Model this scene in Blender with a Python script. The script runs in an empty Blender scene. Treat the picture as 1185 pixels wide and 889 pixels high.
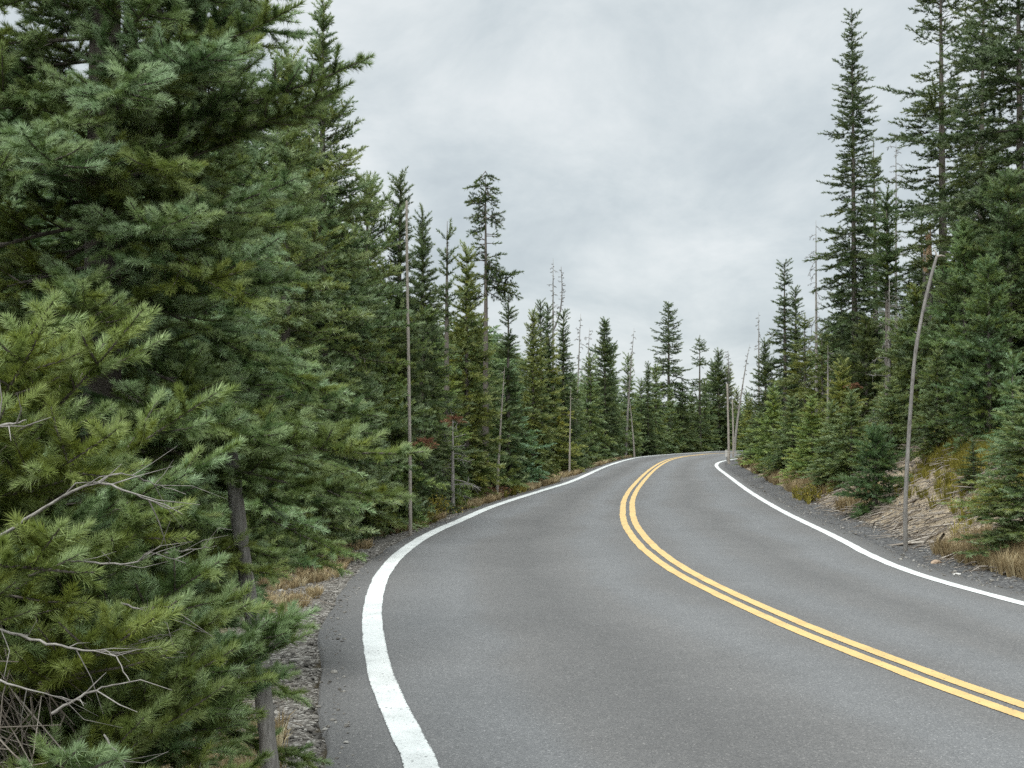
import bpy, math, random
import numpy as np
from mathutils import Vector

SC = bpy.context.scene
COL = SC.collection
RNG = np.random.default_rng(11)
PI = math.pi
R = math.radians

# ------------------------------------------------------------------ camera
F, CX, CY, HOR, EYE = 1500.0, 592.5, 444.5, 490.0, 1.6
PITCH = math.atan((HOR - CY) / F)
cam_d = bpy.data.cameras.new('camera')
cam = bpy.data.objects.new('camera', cam_d)
COL.objects.link(cam)
cam.location = (0, 0, EYE)
cam.rotation_euler = (PI / 2 + PITCH, 0, 0)
cam_d.sensor_fit = 'HORIZONTAL'
cam_d.sensor_width = 36.0
cam_d.lens = 36.0 * F / 1185.0
cam_d.clip_end = 2000
cam_d.clip_start = 0.05
SC.camera = cam
FWD = np.array([0, math.cos(PITCH), math.sin(PITCH)])
UPV = np.array([0, -math.sin(PITCH), math.cos(PITCH)])


def at(px, py, Y):
    """world point on the ray through a photo pixel at distance Y ahead"""
    d = FWD * F + np.array([1.0, 0, 0]) * (px - CX) + UPV * (CY - py)
    return np.array([0, 0, EYE]) + d * (Y / d[1])


def ground_pt(px, py, z=0.0):
    d = FWD * F + np.array([1.0, 0, 0]) * (px - CX) + UPV * (CY - py)
    t = (z - EYE) / d[2]
    return (np.array([0, 0, EYE]) + d * t)[:2]


# ------------------------------------------------------------------ node helpers
def new_mat(name):
    m = bpy.data.materials.new(name)
    m.use_nodes = True
    nt = m.node_tree
    nt.nodes.clear()
    out = nt.nodes.new('ShaderNodeOutputMaterial')
    return m, nt, out


class NT:
    def __init__(self, nt):
        self.nt = nt

    def n(self, typ, **kw):
        nd = self.nt.nodes.new(typ)
        for k, v in kw.items():
            if k.startswith('_'):
                setattr(nd, k[1:], v)
            else:
                nd.inputs[k.replace('__', ' ')].default_value = v
        return nd

    def l(self, a, b):
        self.nt.links.new(a, b)

    def ramp(self, fac, stops):
        r = self.nt.nodes.new('ShaderNodeValToRGB')
        e = r.color_ramp.elements
        while len(e) < len(stops):
            e.new(0.5)
        for el, (p, c) in zip(e, stops):
            el.position = p
            el.color = (*c, 1) if len(c) == 3 else c
        self.l(fac, r.inputs[0])
        return r.outputs[0]

    def mix(self, fac, a, b, mode='MIX'):
        m = self.nt.nodes.new('ShaderNodeMix')
        m.data_type = 'RGBA'
        m.blend_type = mode
        for sock, v in ((m.inputs[0], fac), (m.inputs[6], a), (m.inputs[7], b)):
            if hasattr(v, 'links'):
                self.l(v, sock)
            elif isinstance(v, (int, float)):
                sock.default_value = v
            else:
                sock.default_value = (*v, 1)
        return m.outputs[2]

    def math(self, op, a, b=0.0, c=0.0, clamp=False):
        m = self.nt.nodes.new('ShaderNodeMath')
        m.operation = op
        m.use_clamp = clamp
        for sock, v in zip(m.inputs, (a, b, c)):
            if hasattr(v, 'links'):
                self.l(v, sock)
            else:
                sock.default_value = v
        return m.outputs[0]

    def noise(self, vec, scale, detail=4, rough=0.55, dist=0.0):
        nd = self.n('ShaderNodeTexNoise', Scale=scale, Detail=detail, Roughness=rough, Distortion=dist)
        if vec is not None:
            self.l(vec, nd.inputs['Vector'])
        return nd.outputs[0]

    def vor(self, vec, scale, out=0, feature='F1'):
        nd = self.n('ShaderNodeTexVoronoi', Scale=scale)
        nd.feature = feature
        self.l(vec, nd.inputs['Vector'])
        return nd.outputs[out]

    def attr(self, name):
        a = self.nt.nodes.new('ShaderNodeAttribute')
        a.attribute_name = name
        return a.outputs['Fac']

    def map(self, v, a, b, c=0.0, d=1.0):
        m = self.nt.nodes.new('ShaderNodeMapRange')
        m.interpolation_type = 'SMOOTHSTEP'
        self.l(v, m.inputs[0])
        for i, x in enumerate((a, b, c, d)):
            m.inputs[1 + i].default_value = x
        return m.outputs[0]


def principled(N, out, color, rough=0.8, spec=0.3, bump=None, strength=0.3, dist=0.01):
    p = N.n('ShaderNodeBsdfPrincipled')
    if hasattr(color, 'links'):
        N.l(color, p.inputs['Base Color'])
    else:
        p.inputs['Base Color'].default_value = (*color, 1)
    if hasattr(rough, 'links'):
        N.l(rough, p.inputs['Roughness'])
    else:
        p.inputs['Roughness'].default_value = rough
    p.inputs['Specular IOR Level'].default_value = spec
    if bump is not None:
        b = N.n('ShaderNodeBump', Strength=strength, Distance=dist)
        N.l(bump, b.inputs['Height'])
        N.l(b.outputs[0], p.inputs['Normal'])
    N.l(p.outputs[0], out.inputs[0])
    return p


def coords(N):
    t = N.nt.nodes.new('ShaderNodeTexCoord')
    return t.outputs['Object']


# ------------------------------------------------------------------ materials
def mat_needles():
    m, nt, out = new_mat('conifer needles')
    N = NT(nt)
    t, w = N.attr('tint'), N.attr('warm')
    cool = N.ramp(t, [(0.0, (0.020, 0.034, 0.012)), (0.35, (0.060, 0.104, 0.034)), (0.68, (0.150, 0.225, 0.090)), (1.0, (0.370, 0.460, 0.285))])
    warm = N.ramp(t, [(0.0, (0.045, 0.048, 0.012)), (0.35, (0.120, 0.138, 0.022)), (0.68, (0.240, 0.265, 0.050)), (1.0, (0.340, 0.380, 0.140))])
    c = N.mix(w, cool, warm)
    oi = nt.nodes.new('ShaderNodeObjectInfo')
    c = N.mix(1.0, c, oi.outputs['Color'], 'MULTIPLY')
    p = N.n('ShaderNodeBsdfPrincipled', Roughness=0.45)
    p.inputs['Specular IOR Level'].default_value = 0.22
    N.l(c, p.inputs['Base Color'])
    tr = nt.nodes.new('ShaderNodeBsdfTranslucent')
    N.l(c, tr.inputs[0])
    mx = nt.nodes.new('ShaderNodeMixShader')
    mx.inputs[0].default_value = 0.36
    N.l(p.outputs[0], mx.inputs[1])
    N.l(tr.outputs[0], mx.inputs[2])
    N.l(mx.outputs[0], out.inputs[0])
    return m


def mat_bark(name, dark, light, scale=14.0):
    m, nt, out = new_mat(name)
    N = NT(nt)
    mp = N.n('ShaderNodeMapping')
    mp.inputs['Scale'].default_value = (1, 1, 0.18)
    N.l(coords(N), mp.inputs[0])
    v = mp.outputs[0]
    n1 = N.noise(v, scale, 8, 0.7)
    n2 = N.vor(v, scale * 4)
    f = N.math('ADD', N.math('MULTIPLY', n1, 1.0), N.math('MULTIPLY', n2, 0.25))
    c = N.ramp(f, [(0.38, dark), (0.62, [(a + b) / 2 for a, b in zip(dark, light)]), (0.85, light)])
    big = N.noise(coords(N), 2.2, 3)
    c = N.mix(N.map(big, 0.4, 0.7), c, [x * 0.65 for x in light], 'MIX')
    principled(N, out, c, 0.9, 0.15, f, 0.7, 0.02)
    return m


def mat_road():
    m, nt, out = new_mat('weathered asphalt')
    N = NT(nt)
    v = coords(N)
    lat = N.attr('lat')
    fine = N.vor(v, 125.0, 1)          # cell colour: aggregate stones
    sep = nt.nodes.new('ShaderNodeSeparateColor')
    N.l(fine, sep.inputs[0])
    fine2 = N.noise(v, 160.0, 2, 0.6)
    big = N.noise(v, 0.55, 5, 0.6)
    mid = N.noise(v, 5.0, 5, 0.65)
    base = N.ramp(sep.outputs[0], [(0.0, (0.050, 0.050, 0.051)), (0.30, (0.098, 0.098, 0.099)), (0.72, (0.128, 0.127, 0.125)), (0.94, (0.160, 0.158, 0.155)), (0.993, (0.30, 0.29, 0.28))])
    base = N.mix(0.45, base, N.ramp(fine2, [(0.3, (0.07, 0.07, 0.071)), (0.7, (0.17, 0.169, 0.166))]))
    k = N.math('ADD', N.math('MULTIPLY', big, 0.5), N.math('MULTIPLY', mid, 0.3))
    k = N.map(k, 0.25, 0.58, 0.89, 1.07)
    # polished wheel tracks, a hair lighter, and a darker oil band between them
    mp = N.n('ShaderNodeMapping')
    mp.inputs['Scale'].default_value = (1, 0.3, 1)
    N.l(v, mp.inputs[0])
    wob = N.math('MULTIPLY', N.math('SUBTRACT', N.noise(v, 0.22, 3), 0.5), 0.22)
    lw = N.math('ADD', lat, wob)
    tr = N.ramp(lw, [(0.02, (0.50,) * 3), (0.14, (0.60,) * 3), (0.20, (0.48,) * 3), (0.27, (0.40,) * 3), (0.40, (0.60,) * 3), (0.49, (0.46,) * 3), (0.60, (0.60,) * 3), (0.72, (0.44,) * 3), (0.82, (0.60,) * 3), (0.95, (0.48,) * 3)])
    bw = nt.nodes.new('ShaderNodeRGBToBW')
    N.l(tr, bw.inputs[0])
    k = N.math('MULTIPLY', k, N.math('ADD', N.math('MULTIPLY', bw.outputs[0], 1.7), 0.10))
    cc = nt.nodes.new('ShaderNodeCombineColor')
    for i in range(3):
        N.l(k, cc.inputs[i])
    c = N.mix(1.0, base, cc.outputs[0], 'MULTIPLY')
    c = N.mix(N.map(bw.outputs[0], 0.5, 0.58, 0.0, 1.0), N.mix(1.0, c, (1.03, 1.0, 0.97), 'MULTIPLY'), c)
    h = N.math('ADD', N.math('MULTIPLY', sep.outputs[0], 1.0), N.math('MULTIPLY', fine2, 0.5))
    principled(N, out, c, 0.82, 0.35, h, 0.55, 0.006)
    return m


def mat_paint(name, col, worn):
    m, nt, out = new_mat(name)
    N = NT(nt)
    v = coords(N)
    e = N.attr('edge')               # 0 at the middle, 1 at either edge
    sp = N.vor(v, 34.0, 1)
    sep = nt.nodes.new('ShaderNodeSeparateColor')
    N.l(sp, sep.inputs[0])
    n = N.noise(v, 60.0, 4, 0.7)
    n2 = N.noise(v, 3.0, 4, 0.6)
    d = N.vor(v, 34.0, 0)
    chips = N.math('MULTIPLY', N.math('GREATER_THAN', sep.outputs[0], 0.94), N.math('LESS_THAN', d, 0.28))
    edge = N.math('GREATER_THAN', N.math('ADD', e, N.math('MULTIPLY', N.math('SUBTRACT', n, 0.5), 0.7)), 0.97)
    f = N.math('MAXIMUM', chips, edge)
    f = N.math('MAXIMUM', f, N.map(N.math('ADD', n, N.math('MULTIPLY', n2, 0.25)), 0.68, 0.85, 0.0, 0.65))
    a = N.mix(N.map(n2, 0.3, 0.75), col, [x * 0.82 for x in col])
    c = N.mix(f, a, worn)
    principled(N, out, c, 0.65, 0.3, n, 0.25, 0.004)
    return m


def mat_ground():
    m, nt, out = new_mat('roadside soil')
    N = NT(nt)
    v = coords(N)
    grav, cind, bank = N.attr('gravel'), N.attr('cinder'), N.attr('bank')
    n1 = N.noise(v, 1.3, 6, 0.65)
    n2 = N.noise(v, 22.0, 5, 0.7)
    st = N.vor(v, 45.0, 1)
    sep = nt.nodes.new('ShaderNodeSeparateColor')
    N.l(st, sep.inputs[0])
    floor = N.ramp(N.math('ADD', N.math('MULTIPLY', n2, 0.6), N.math('MULTIPLY', n1, 0.4)), [(0.3, (0.022, 0.018, 0.012)), (0.5, (0.060, 0.048, 0.030)), (0.62, (0.10, 0.082, 0.05)), (0.75, (0.16, 0.14, 0.095))])
    gravel = N.ramp(sep.outputs[0], [(0.0, (0.035, 0.031, 0.027)), (0.35, (0.10, 0.09, 0.077)), (0.7, (0.165, 0.15, 0.13)), (0.95, (0.30, 0.28, 0.25))])
    cinder = N.ramp(N.math('ADD', N.math('MULTIPLY', n2, 0.55), N.math('MULTIPLY', sep.outputs[1], 0.4)), [(0.2, (0.035, 0.034, 0.034)), (0.5, (0.085, 0.083, 0.082)), (0.8, (0.21, 0.205, 0.195))])
    dirt = N.ramp(N.math('ADD', N.math('MULTIPLY', n2, 0.7), N.math('MULTIPLY', n1, 0.3)), [(0.3, (0.10, 0.074, 0.048)), (0.48, (0.26, 0.205, 0.14)), (0.64, (0.47, 0.39, 0.285))])
    jit = N.math('MULTIPLY', N.math('SUBTRACT', n2, 0.5), 0.9)

    def sharp(a):
        return N.map(N.math('ADD', a, jit), 0.35, 0.65)
    c = N.mix(sharp(bank), floor, dirt)
    c = N.mix(sharp(grav), c, gravel)
    c = N.mix(sharp(cind), c, cinder)
    h = N.math('ADD', n2, N.math('MULTIPLY', sep.outputs[0], 0.5))
    principled(N, out, c, 0.95, 0.15, h, 0.8, 0.03)
    return m


def mat_simple(name, stops, scale=9.0, rough=0.9, transl=0.0):
    """colour from a per-face random attribute 'tint' plus a little noise"""
    m, nt, out = new_mat(name)
    N = NT(nt)
    t = N.attr('tint')
    n = N.noise(coords(N), scale, 4, 0.6)
    f = N.math('ADD', N.math('MULTIPLY', t, 0.8), N.math('MULTIPLY', n, 0.2))
    c = N.ramp(f, stops)
    p = principled(N, out, c, rough, 0.2)
    if transl:
        tr = nt.nodes.new('ShaderNodeBsdfTranslucent')
        N.l(c, tr.inputs[0])
        mx = nt.nodes.new('ShaderNodeMixShader')
        mx.inputs[0].default_value = transl
        N.l(p.outputs[0], mx.inputs[1])
        N.l(tr.outputs[0], mx.inputs[2])
        N.l(mx.outputs[0], out.inputs[0])
    return m


M_NEEDLE = mat_needles()
M_BARK = mat_bark('grey brown bark', (0.045, 0.037, 0.030), (0.20, 0.175, 0.15))
M_DEADWOOD = mat_bark('weathered dead wood', (0.10, 0.09, 0.08), (0.36, 0.335, 0.30))
M_STAKE = mat_bark('weathered stake', (0.075, 0.068, 0.060), (0.29, 0.272, 0.248), 22.0)
M_PALE = mat_bark('pale peeled pole', (0.15, 0.13, 0.105), (0.40, 0.36, 0.31), 18.0)
M_BROKEN = mat_bark('raw orange wood', (0.22, 0.125, 0.07), (0.52, 0.36, 0.22), 10.0)
M_ROAD = mat_road()
M_WHITE = mat_paint('white road paint', (0.60, 0.61, 0.585), (0.15, 0.15, 0.145))
M_YELLOW = mat_paint('yellow road paint', (0.55, 0.375, 0.15), (0.14, 0.125, 0.10))
M_GROUND = mat_ground()
M_STONE = mat_simple('gravel stone', [(0.0, (0.04, 0.037, 0.033)), (0.5, (0.145, 0.132, 0.115)), (0.85, (0.25, 0.235, 0.21)), (1.0, (0.42, 0.40, 0.37))], 20)
M_DRY = mat_simple('dry grass', [(0.0, (0.13, 0.095, 0.05)), (0.45, (0.30, 0.225, 0.12)), (0.8, (0.46, 0.38, 0.23)), (1.0, (0.56, 0.50, 0.34))], 3, 0.9, 0.3)
M_GREENGRASS = mat_simple('yellowing grass', [(0.0, (0.08, 0.075, 0.018)), (0.5, (0.21, 0.19, 0.035)), (1.0, (0.40, 0.33, 0.08))], 3, 0.9, 0.3)
M_TWIG = mat_simple('bleached twigs', [(0.0, (0.055, 0.043, 0.033)), (0.5, (0.18, 0.15, 0.12)), (1.0, (0.42, 0.375, 0.32))], 12)
M_WILLOW = mat_simple('willow leaves', [(0.0, (0.06, 0.07, 0.015)), (0.5, (0.16, 0.15, 0.025)), (1.0, (0.34, 0.25, 0.05))], 5, 0.7, 0.35)
M_RED = mat_simple('rusty needles', [(0.0, (0.05, 0.026, 0.016)), (0.5, (0.16, 0.075, 0.042)), (1.0, (0.30, 0.16, 0.09))], 6, 0.8, 0.2)
M_TAN = mat_simple('tan rock', [(0.0, (0.16, 0.11, 0.075)), (0.6, (0.33, 0.24, 0.17)), (1.0, (0.5, 0.4, 0.3))], 25)
M_ROCK = mat_simple('pale rock', [(0.0, (0.20, 0.185, 0.17)), (0.6, (0.42, 0.40, 0.37)), (1.0, (0.62, 0.6, 0.56))], 25)


# ------------------------------------------------------------------ mesh helpers
def tag(o, label=None, cat=None, group=None, kind=None):
    for k, v in (('label', label), ('category', cat), ('group', group), ('kind', kind)):
        if v:
            o[k] = v
    return o


def mesh_np(name, verts, faces, mat, fattr=None, vattr=None, smooth=False):
    """faces: int array (n,3) or (n,4)"""
    verts = np.asarray(verts, np.float32).reshape(-1, 3)
    faces = np.asarray(faces, np.int32)
    k = faces.shape[1]
    me = bpy.data.meshes.new(name)
    me.vertices.add(len(verts))
    me.vertices.foreach_set('co', verts.ravel())
    me.loops.add(faces.size)
    me.loops.foreach_set('vertex_index', faces.ravel())
    me.polygons.add(len(faces))
    me.polygons.foreach_set('loop_start', np.arange(0, faces.size, k, dtype=np.int32))
    for dom, d in (('FACE', fattr), ('POINT', vattr)):
        for an, av in (d or {}).items():
            a = me.attributes.new(an, 'FLOAT', dom)
            a.data.foreach_set('value', np.asarray(av, np.float32))
    me.update(calc_edges=True)
    if smooth:
        me.polygons.foreach_set('use_smooth', np.ones(len(faces), bool))
    else:
        me.polygons.foreach_set('use_smooth', np.zeros(len(faces), bool))
    me.materials.append(mat)
    return me


def link(name, me, parent=None, loc=None):
    o = bpy.data.objects.new(name, me)
    COL.objects.link(o)
    if parent is not None:
        o.parent = parent
    if loc is not None:
        o.location = loc
    return o


def empty(name, loc, rz=0.0):
    o = bpy.data.objects.new(name, None)
    COL.objects.link(o)
    o.location = loc
    o.rotation_euler = (0, 0, rz)
    o.empty_display_size = 0.3
    return o


def tubes(lines, sides=6):
    """lines: list of (points (n,3), radii (n,)) -> verts, quads"""
    V, Q, base = [], [], 0
    for pts, rad in lines:
        pts = np.asarray(pts, float)
        rad = np.asarray(rad, float)
        n = len(pts)
        d = np.gradient(pts, axis=0)
        d /= np.linalg.norm(d, axis=1)[:, None] + 1e-9
        ref = np.where(np.abs(d[:, 2:3]) > 0.9, np.array([[1.0, 0, 0]]), np.array([[0, 0, 1.0]]))
        if np.abs(d[:, 2]).mean() > 0.7:
            ref = np.tile([[1.0, 0, 0]], (n, 1))
        a = np.cross(d, ref)
        a /= np.linalg.norm(a, axis=1)[:, None] + 1e-9
        b = np.cross(d, a)
        th = np.linspace(0, 2 * PI, sides, endpoint=False)
        ring = (pts[:, None, :] + rad[:, None, None] * (np.cos(th)[None, :, None] * a[:, None, :] + np.sin(th)[None, :, None] * b[:, None, :]))
        V.append(ring.reshape(-1, 3))
        i = np.arange(n - 1)[:, None] * sides + np.arange(sides)[None, :]
        j = np.arange(n - 1)[:, None] * sides + (np.arange(sides)[None, :] + 1) % sides
        q = np.stack([i, j, j + sides, i + sides], -1).reshape(-1, 4) + base
        Q.append(q)
        base += n * sides
        # end cap
        V.append(pts[-1:] + d[-1:] * rad[-1])
        lastr = base - sides + np.arange(sides)
        nxt = base - sides + (np.arange(sides) + 1) % sides
        Q.append(np.stack([lastr, nxt, np.full(sides, base), np.full(sides, base)], -1))
        base += 1
    return np.concatenate(V), np.concatenate(Q)


def tube_mesh(name, lines, mat, sides=6):
    """tube mesh made of triangles (caps stay clean)"""
    v, q = tubes(lines, sides)
    t1 = q[:, [0, 1, 2]]
    t2 = q[:, [0, 2, 3]]
    t2 = t2[t2[:, 1] != t2[:, 2]]
    t = np.concatenate([t1, t2])
    rnd = np.random.default_rng(len(v)).random(len(t))
    return mesh_np(name, v, t, mat, {'tint': rnd}, smooth=True)


def unit(v):
    v = np.asarray(v, float)
    return v / (np.linalg.norm(v) + 1e-9)


def smooth_line(pts, n=8):
    """Catmull-Rom through points (any dim)"""
    p = np.asarray(pts, float)
    p = np.vstack([2 * p[0] - p[1], p, 2 * p[-1] - p[-2]])
    out = []
    t = np.linspace(0, 1, n, endpoint=False)[:, None]
    for i in range(1, len(p) - 2):
        a, b, c, d = p[i - 1], p[i], p[i + 1], p[i + 2]
        out.append(0.5 * ((2 * b) + (-a + c) * t + (2 * a - 5 * b + 4 * c - d) * t ** 2 + (-a + 3 * b - 3 * c + d) * t ** 3))
    out.append(p[-2][None, :])
    return np.concatenate(out)


def resample(p, step):
    s = np.concatenate([[0], np.cumsum(np.linalg.norm(np.diff(p, axis=0), axis=1))])
    n = max(2, int(s[-1] / step))
    u = np.linspace(0, s[-1], n)
    return np.stack([np.interp(u, s, p[:, k]) for k in range(p.shape[1])], 1)


def relax(p, it):
    p = p.copy()
    for _ in range(it):
        p[1:-1] = 0.25 * p[:-2] + 0.5 * p[1:-1] + 0.25 * p[2:]
    return p


# ------------------------------------------------------------------ road
LEFT_PX = [(493, 889), (472.6, 856), (444.8, 797), (433.9, 752.6), (430, 715.6), (433.7, 686), (448.5, 656), (471.7, 634), (502, 615.6), (532.6, 602.6), (557.9, 591), (583, 581.8), (630, 567), (663.3, 556.5), (701, 540), (726.6, 532), (745, 528.6), (777, 525.8), (815, 523.4), (840, 522)]
MID_PX = [(1185, 824), (1089, 788.5), (987.6, 751.4), (886, 709), (787.4, 661), (742, 625), (726.3, 594.5), (733.4, 566.6), (757.5, 541.5), (777, 531.5), (802, 527.2), (840, 524.6)]
RIGHT_PX = [(1185, 699), (1120, 682), (1075, 669.5), (1030, 653.5), (1000, 639.2), (968.8, 622.4), (935, 606.3), (901.3, 589.5), (867.5, 569.2), (842.2, 550.6), (831.2, 542.2), (829, 538), (833.8, 534.6), (849, 531.6)]
EDGE_PX = [(352, 889), (354, 819), (369, 760), (380, 720), (402, 686), (434, 648), (480, 619)]


def plan(px, pre, post):
    p = np.array([ground_pt(*q) for q in px])
    p = np.vstack([np.array(pre).reshape(-1, 2), p, np.array(post).reshape(-1, 2)])
    return relax(resample(smooth_line(p, 10), 0.4), 6)


L_LINE = plan(LEFT_PX, [(2.6, -6.5), (1.5, -3.0), (0.5, 0.8)], [(20, 79), (32, 83), (60, 88), (110, 92)])
C_LINE = plan(MID_PX, [(7.2, -6.2), (5.6, -2.6), (4.4, 1.6)], [(18, 74.5), (30, 79), (60, 84.3), (110, 88.4)])
R_LINE = plan(RIGHT_PX, [(8.8, -3.5), (7.2, 0.0), (5.6, 4.0)], [(12.5, 64.5), (19, 70.5), (31, 75), (60, 80.6), (110, 85)])
EDGE_A = np.array([ground_pt(*q) for q in EDGE_PX])


def normals2(p):
    d = np.gradient(p, axis=0)
    d /= np.linalg.norm(d, axis=1)[:, None]
    return np.stack([d[:, 1], -d[:, 0]], 1)      # to the right of travel


def nearest_on(p, q):
    """for each q the nearest point of polyline p (dense)"""
    d2 = ((q[:, None, :] - p[None, :, :]) ** 2).sum(-1)
    return p[d2.argmin(1)]


def line_dist(p, q):
    """distance and side of points q from polyline p: + to the right of travel"""
    nrm = normals2(p)
    out = np.empty(len(q))
    for a in range(0, len(q), 20000):
        qq = q[a:a + 20000]
        d2 = ((qq[:, None, :] - p[None, :, :]) ** 2).sum(-1)
        i = d2.argmin(1)
        v = qq - p[i]
        s = (v * nrm[i]).sum(1)
        out[a:a + 20000] = np.sign(s) * np.sqrt(d2[np.arange(len(qq)), i])
    return out


_nl = normals2(L_LINE)
# paved shoulder outside the left line: wide close by, narrowing up the road
_sy = np.interp(L_LINE[:, 1], [0, 4.5, 7.5, 10.0, 14.0, 18.0, 26, 60], [0.52, 0.50, 0.40, 0.36, 0.30, 0.26, 0.24, 0.30])
L_EDGE = L_LINE - _nl * _sy[:, None]
_nr = normals2(R_LINE)
R_EDGE = R_LINE + _nr * np.interp(R_LINE[:, 1], [0, 20, 60], [0.42, 0.34, 0.3])[:, None]


def build_road():
    n = 420
    le, re = resample(L_EDGE, 0.01 * 0 + 0.3), resample(R_EDGE, 0.3)
    c = resample(C_LINE, 0.3)
    # pair by arc fraction on the centre line: nearest points on both edges
    a = relax(nearest_on(resample(L_EDGE, 0.05), c), 4)
    b = relax(nearest_on(resample(R_EDGE, 0.05), c), 4)
    m = 25
    t = np.linspace(0, 1, m)
    rng = np.random.default_rng(5)
    ja = np.convolve(rng.normal(0, 0.035, len(c)), [0.25, 0.5, 0.25], 'same')
    V, lat = [], []
    for i in range(len(c)):
        A, B = a[i], b[i]
        A = A + unit(A - c[i]) * ja[i]
        ww = t[:, None]
        P = np.where(ww < 0.5, A + (c[i] - A) * ww * 2, c[i] + (B - c[i]) * (ww * 2 - 1))
        z = np.full((m, 1), 0.0)
        row = np.hstack([P, z])
        out_a = np.append(A + unit(A - c[i]) * 0.03, -0.10)
        out_b = np.append(B + unit(B - c[i]) * 0.03, -0.10)
        V.append(np.vstack([out_a, row, out_b]))
        lat.append(np.concatenate([[0], t, [1]]))
    V = np.array(V)
    k = m + 2
    i = np.arange(len(c) - 1)[:, None] * k + np.arange(k - 1)[None, :]
    f = np.stack([i, i + 1, i + 1 + k, i + k], -1).reshape(-1, 4)
    me = mesh_np('road', V.reshape(-1, 3), f, M_ROAD, None, {'lat': np.array(lat).ravel()}, True)
    tag(link('road', me), 'grey two-lane asphalt road curving right between conifers', 'road', kind='structure')


def ribbon(name, line, off, w, mat, label, z=0.004):
    p = resample(line, 0.12)
    nr = normals2(p)
    m = 5
    t = np.linspace(-0.5, 0.5, m)
    rng = np.random.default_rng(abs(int(off * 1000)) + 77)
    jit = np.convolve(rng.normal(0, 0.006, len(p)), [0.25, 0.5, 0.25], 'same')
    jw = np.convolve(rng.normal(0, 0.004, len(p)), [0.25, 0.5, 0.25], 'same')
    V = p[:, None, :] + nr[:, None, :] * (off + jit[:, None, None] * 0.6 + (w + jw[:, None, None]) * t[None, :, None])
    V = np.concatenate([V, np.full(V.shape[:2] + (1,), z)], -1)
    i = np.arange(len(p) - 1)[:, None] * m + np.arange(m - 1)[None, :]
    f = np.stack([i, i + 1, i + 1 + m, i + m], -1).reshape(-1, 4)
    me = mesh_np(name, V.reshape(-1, 3), f, mat, None, {'edge': np.tile(np.abs(t) * 2, len(p))}, True)
    tag(link(name, me), label, 'road marking', kind='structure')


build_road()
ribbon('white_edge_line', L_LINE, 0, 0.165, M_WHITE, 'white edge line along the left side of the road')
ribbon('white_edge_line', R_LINE, 0, 0.135, M_WHITE, 'white edge line along the right side of the road')
ribbon('yellow_centre_line', C_LINE, -0.088, 0.108, M_YELLOW, 'left stripe of the double yellow centre line')
ribbon('yellow_centre_line', C_LINE, 0.088, 0.108, M_YELLOW, 'right stripe of the double yellow centre line')


# ------------------------------------------------------------------ terrain
def vnoise(x, y, s, seed=0):
    """smooth value noise, vectorised"""
    x, y = np.asarray(x) / s, np.asarray(y) / s
    xi, yi = np.floor(x).astype(np.int64), np.floor(y).astype(np.int64)
    fx, fy = x - xi, y - yi
    fx, fy = fx * fx * (3 - 2 * fx), fy * fy * (3 - 2 * fy)

    def h(a, b):
        n = (a * 374761393 + b * 668265263 + seed * 974711) & 0x7fffffff
        n = ((n ^ (n >> 13)) * 1274126177) & 0x7fffffff
        return ((n ^ (n >> 16)) & 0xffff) / 65535.0
    return (h(xi, yi) * (1 - fx) + h(xi + 1, yi) * fx) * (1 - fy) + (h(xi, yi + 1) * (1 - fx) + h(xi + 1, yi + 1) * fx) * fy


def sstep(a, b, x):
    t = np.clip((x - a) / (b - a), 0, 1)
    return t * t * (3 - 2 * t)


def terrain(q):
    """heights and zone weights for plan points q (n,2)"""
    q = np.asarray(q, float).reshape(-1, 2)
    dl = -line_dist(L_EDGE, q)           # >0 outside on the left
    dr = line_dist(R_EDGE, q)            # >0 outside on the right
    x, y = q[:, 0], q[:, 1]
    z = np.full(len(q), -0.07)
    rough = (vnoise(x, y, 0.5) - 0.5) * 0.07 + (vnoise(x, y, 1.7, 3) - 0.5) * 0.16
    left = dl > 0
    right = (dr > 0) & ~left
    fl = sstep(0.1, 1.2, dl)
    zl = -0.035 - 0.10 * sstep(0, 0.8, dl) - 0.25 * sstep(0.8, 4, dl) + rough * fl + 2.5 * sstep(8, 60, dl)
    z = np.where(left, zl, z)
    amp = np.interp(y, [-20, 8, 12, 24, 30, 45, 70, 100], [0.5, 0.7, 1.25, 1.25, 0.65, 0.45, 0.3, 0.3])
    fr = sstep(0.5, 1.8, dr)
    zr = -0.02 + 0.04 * sstep(0, 0.6, dr) + amp * (1.05 * sstep(0.5, 2.5, dr) + 0.45 * sstep(2.9, 6, dr)) + 1.6 * sstep(5, 40, dr) + rough * (0.2 + 0.8 * fr)
    z = np.where(right, zr, z)
    grav = np.where(left, 1 - sstep(0.5, 1.1, dl), 0) * (0.55 + 0.45 * sstep(22, 9, y))
    cind = np.where(right, 1 - sstep(0.35, 0.85, dr), 0)
    bank = np.where(right, sstep(0.4, 0.8, dr) * (1 - sstep(2.6, 3.6, dr)), 0) * np.where((y < 27), 1, 0.75)
    bank = np.maximum(bank, np.where(left, 0.45 * (1 - sstep(0.9, 1.5, dl)), 0))
    return z, grav, cind, bank


def gz(x, y):
    return float(terrain([(x, y)])[0][0])


def axis_pts(a, b, step, lo, hi, grow=1.22):
    v = list(np.arange(a, b + 1e-6, step))
    s, x = step, b
    while x < hi:
        s *= grow
        x += s
        v.append(x)
    s, x = step, a
    while x > lo:
        s *= grow
        x -= s
        v.insert(0, x)
    return np.array(v)


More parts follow.
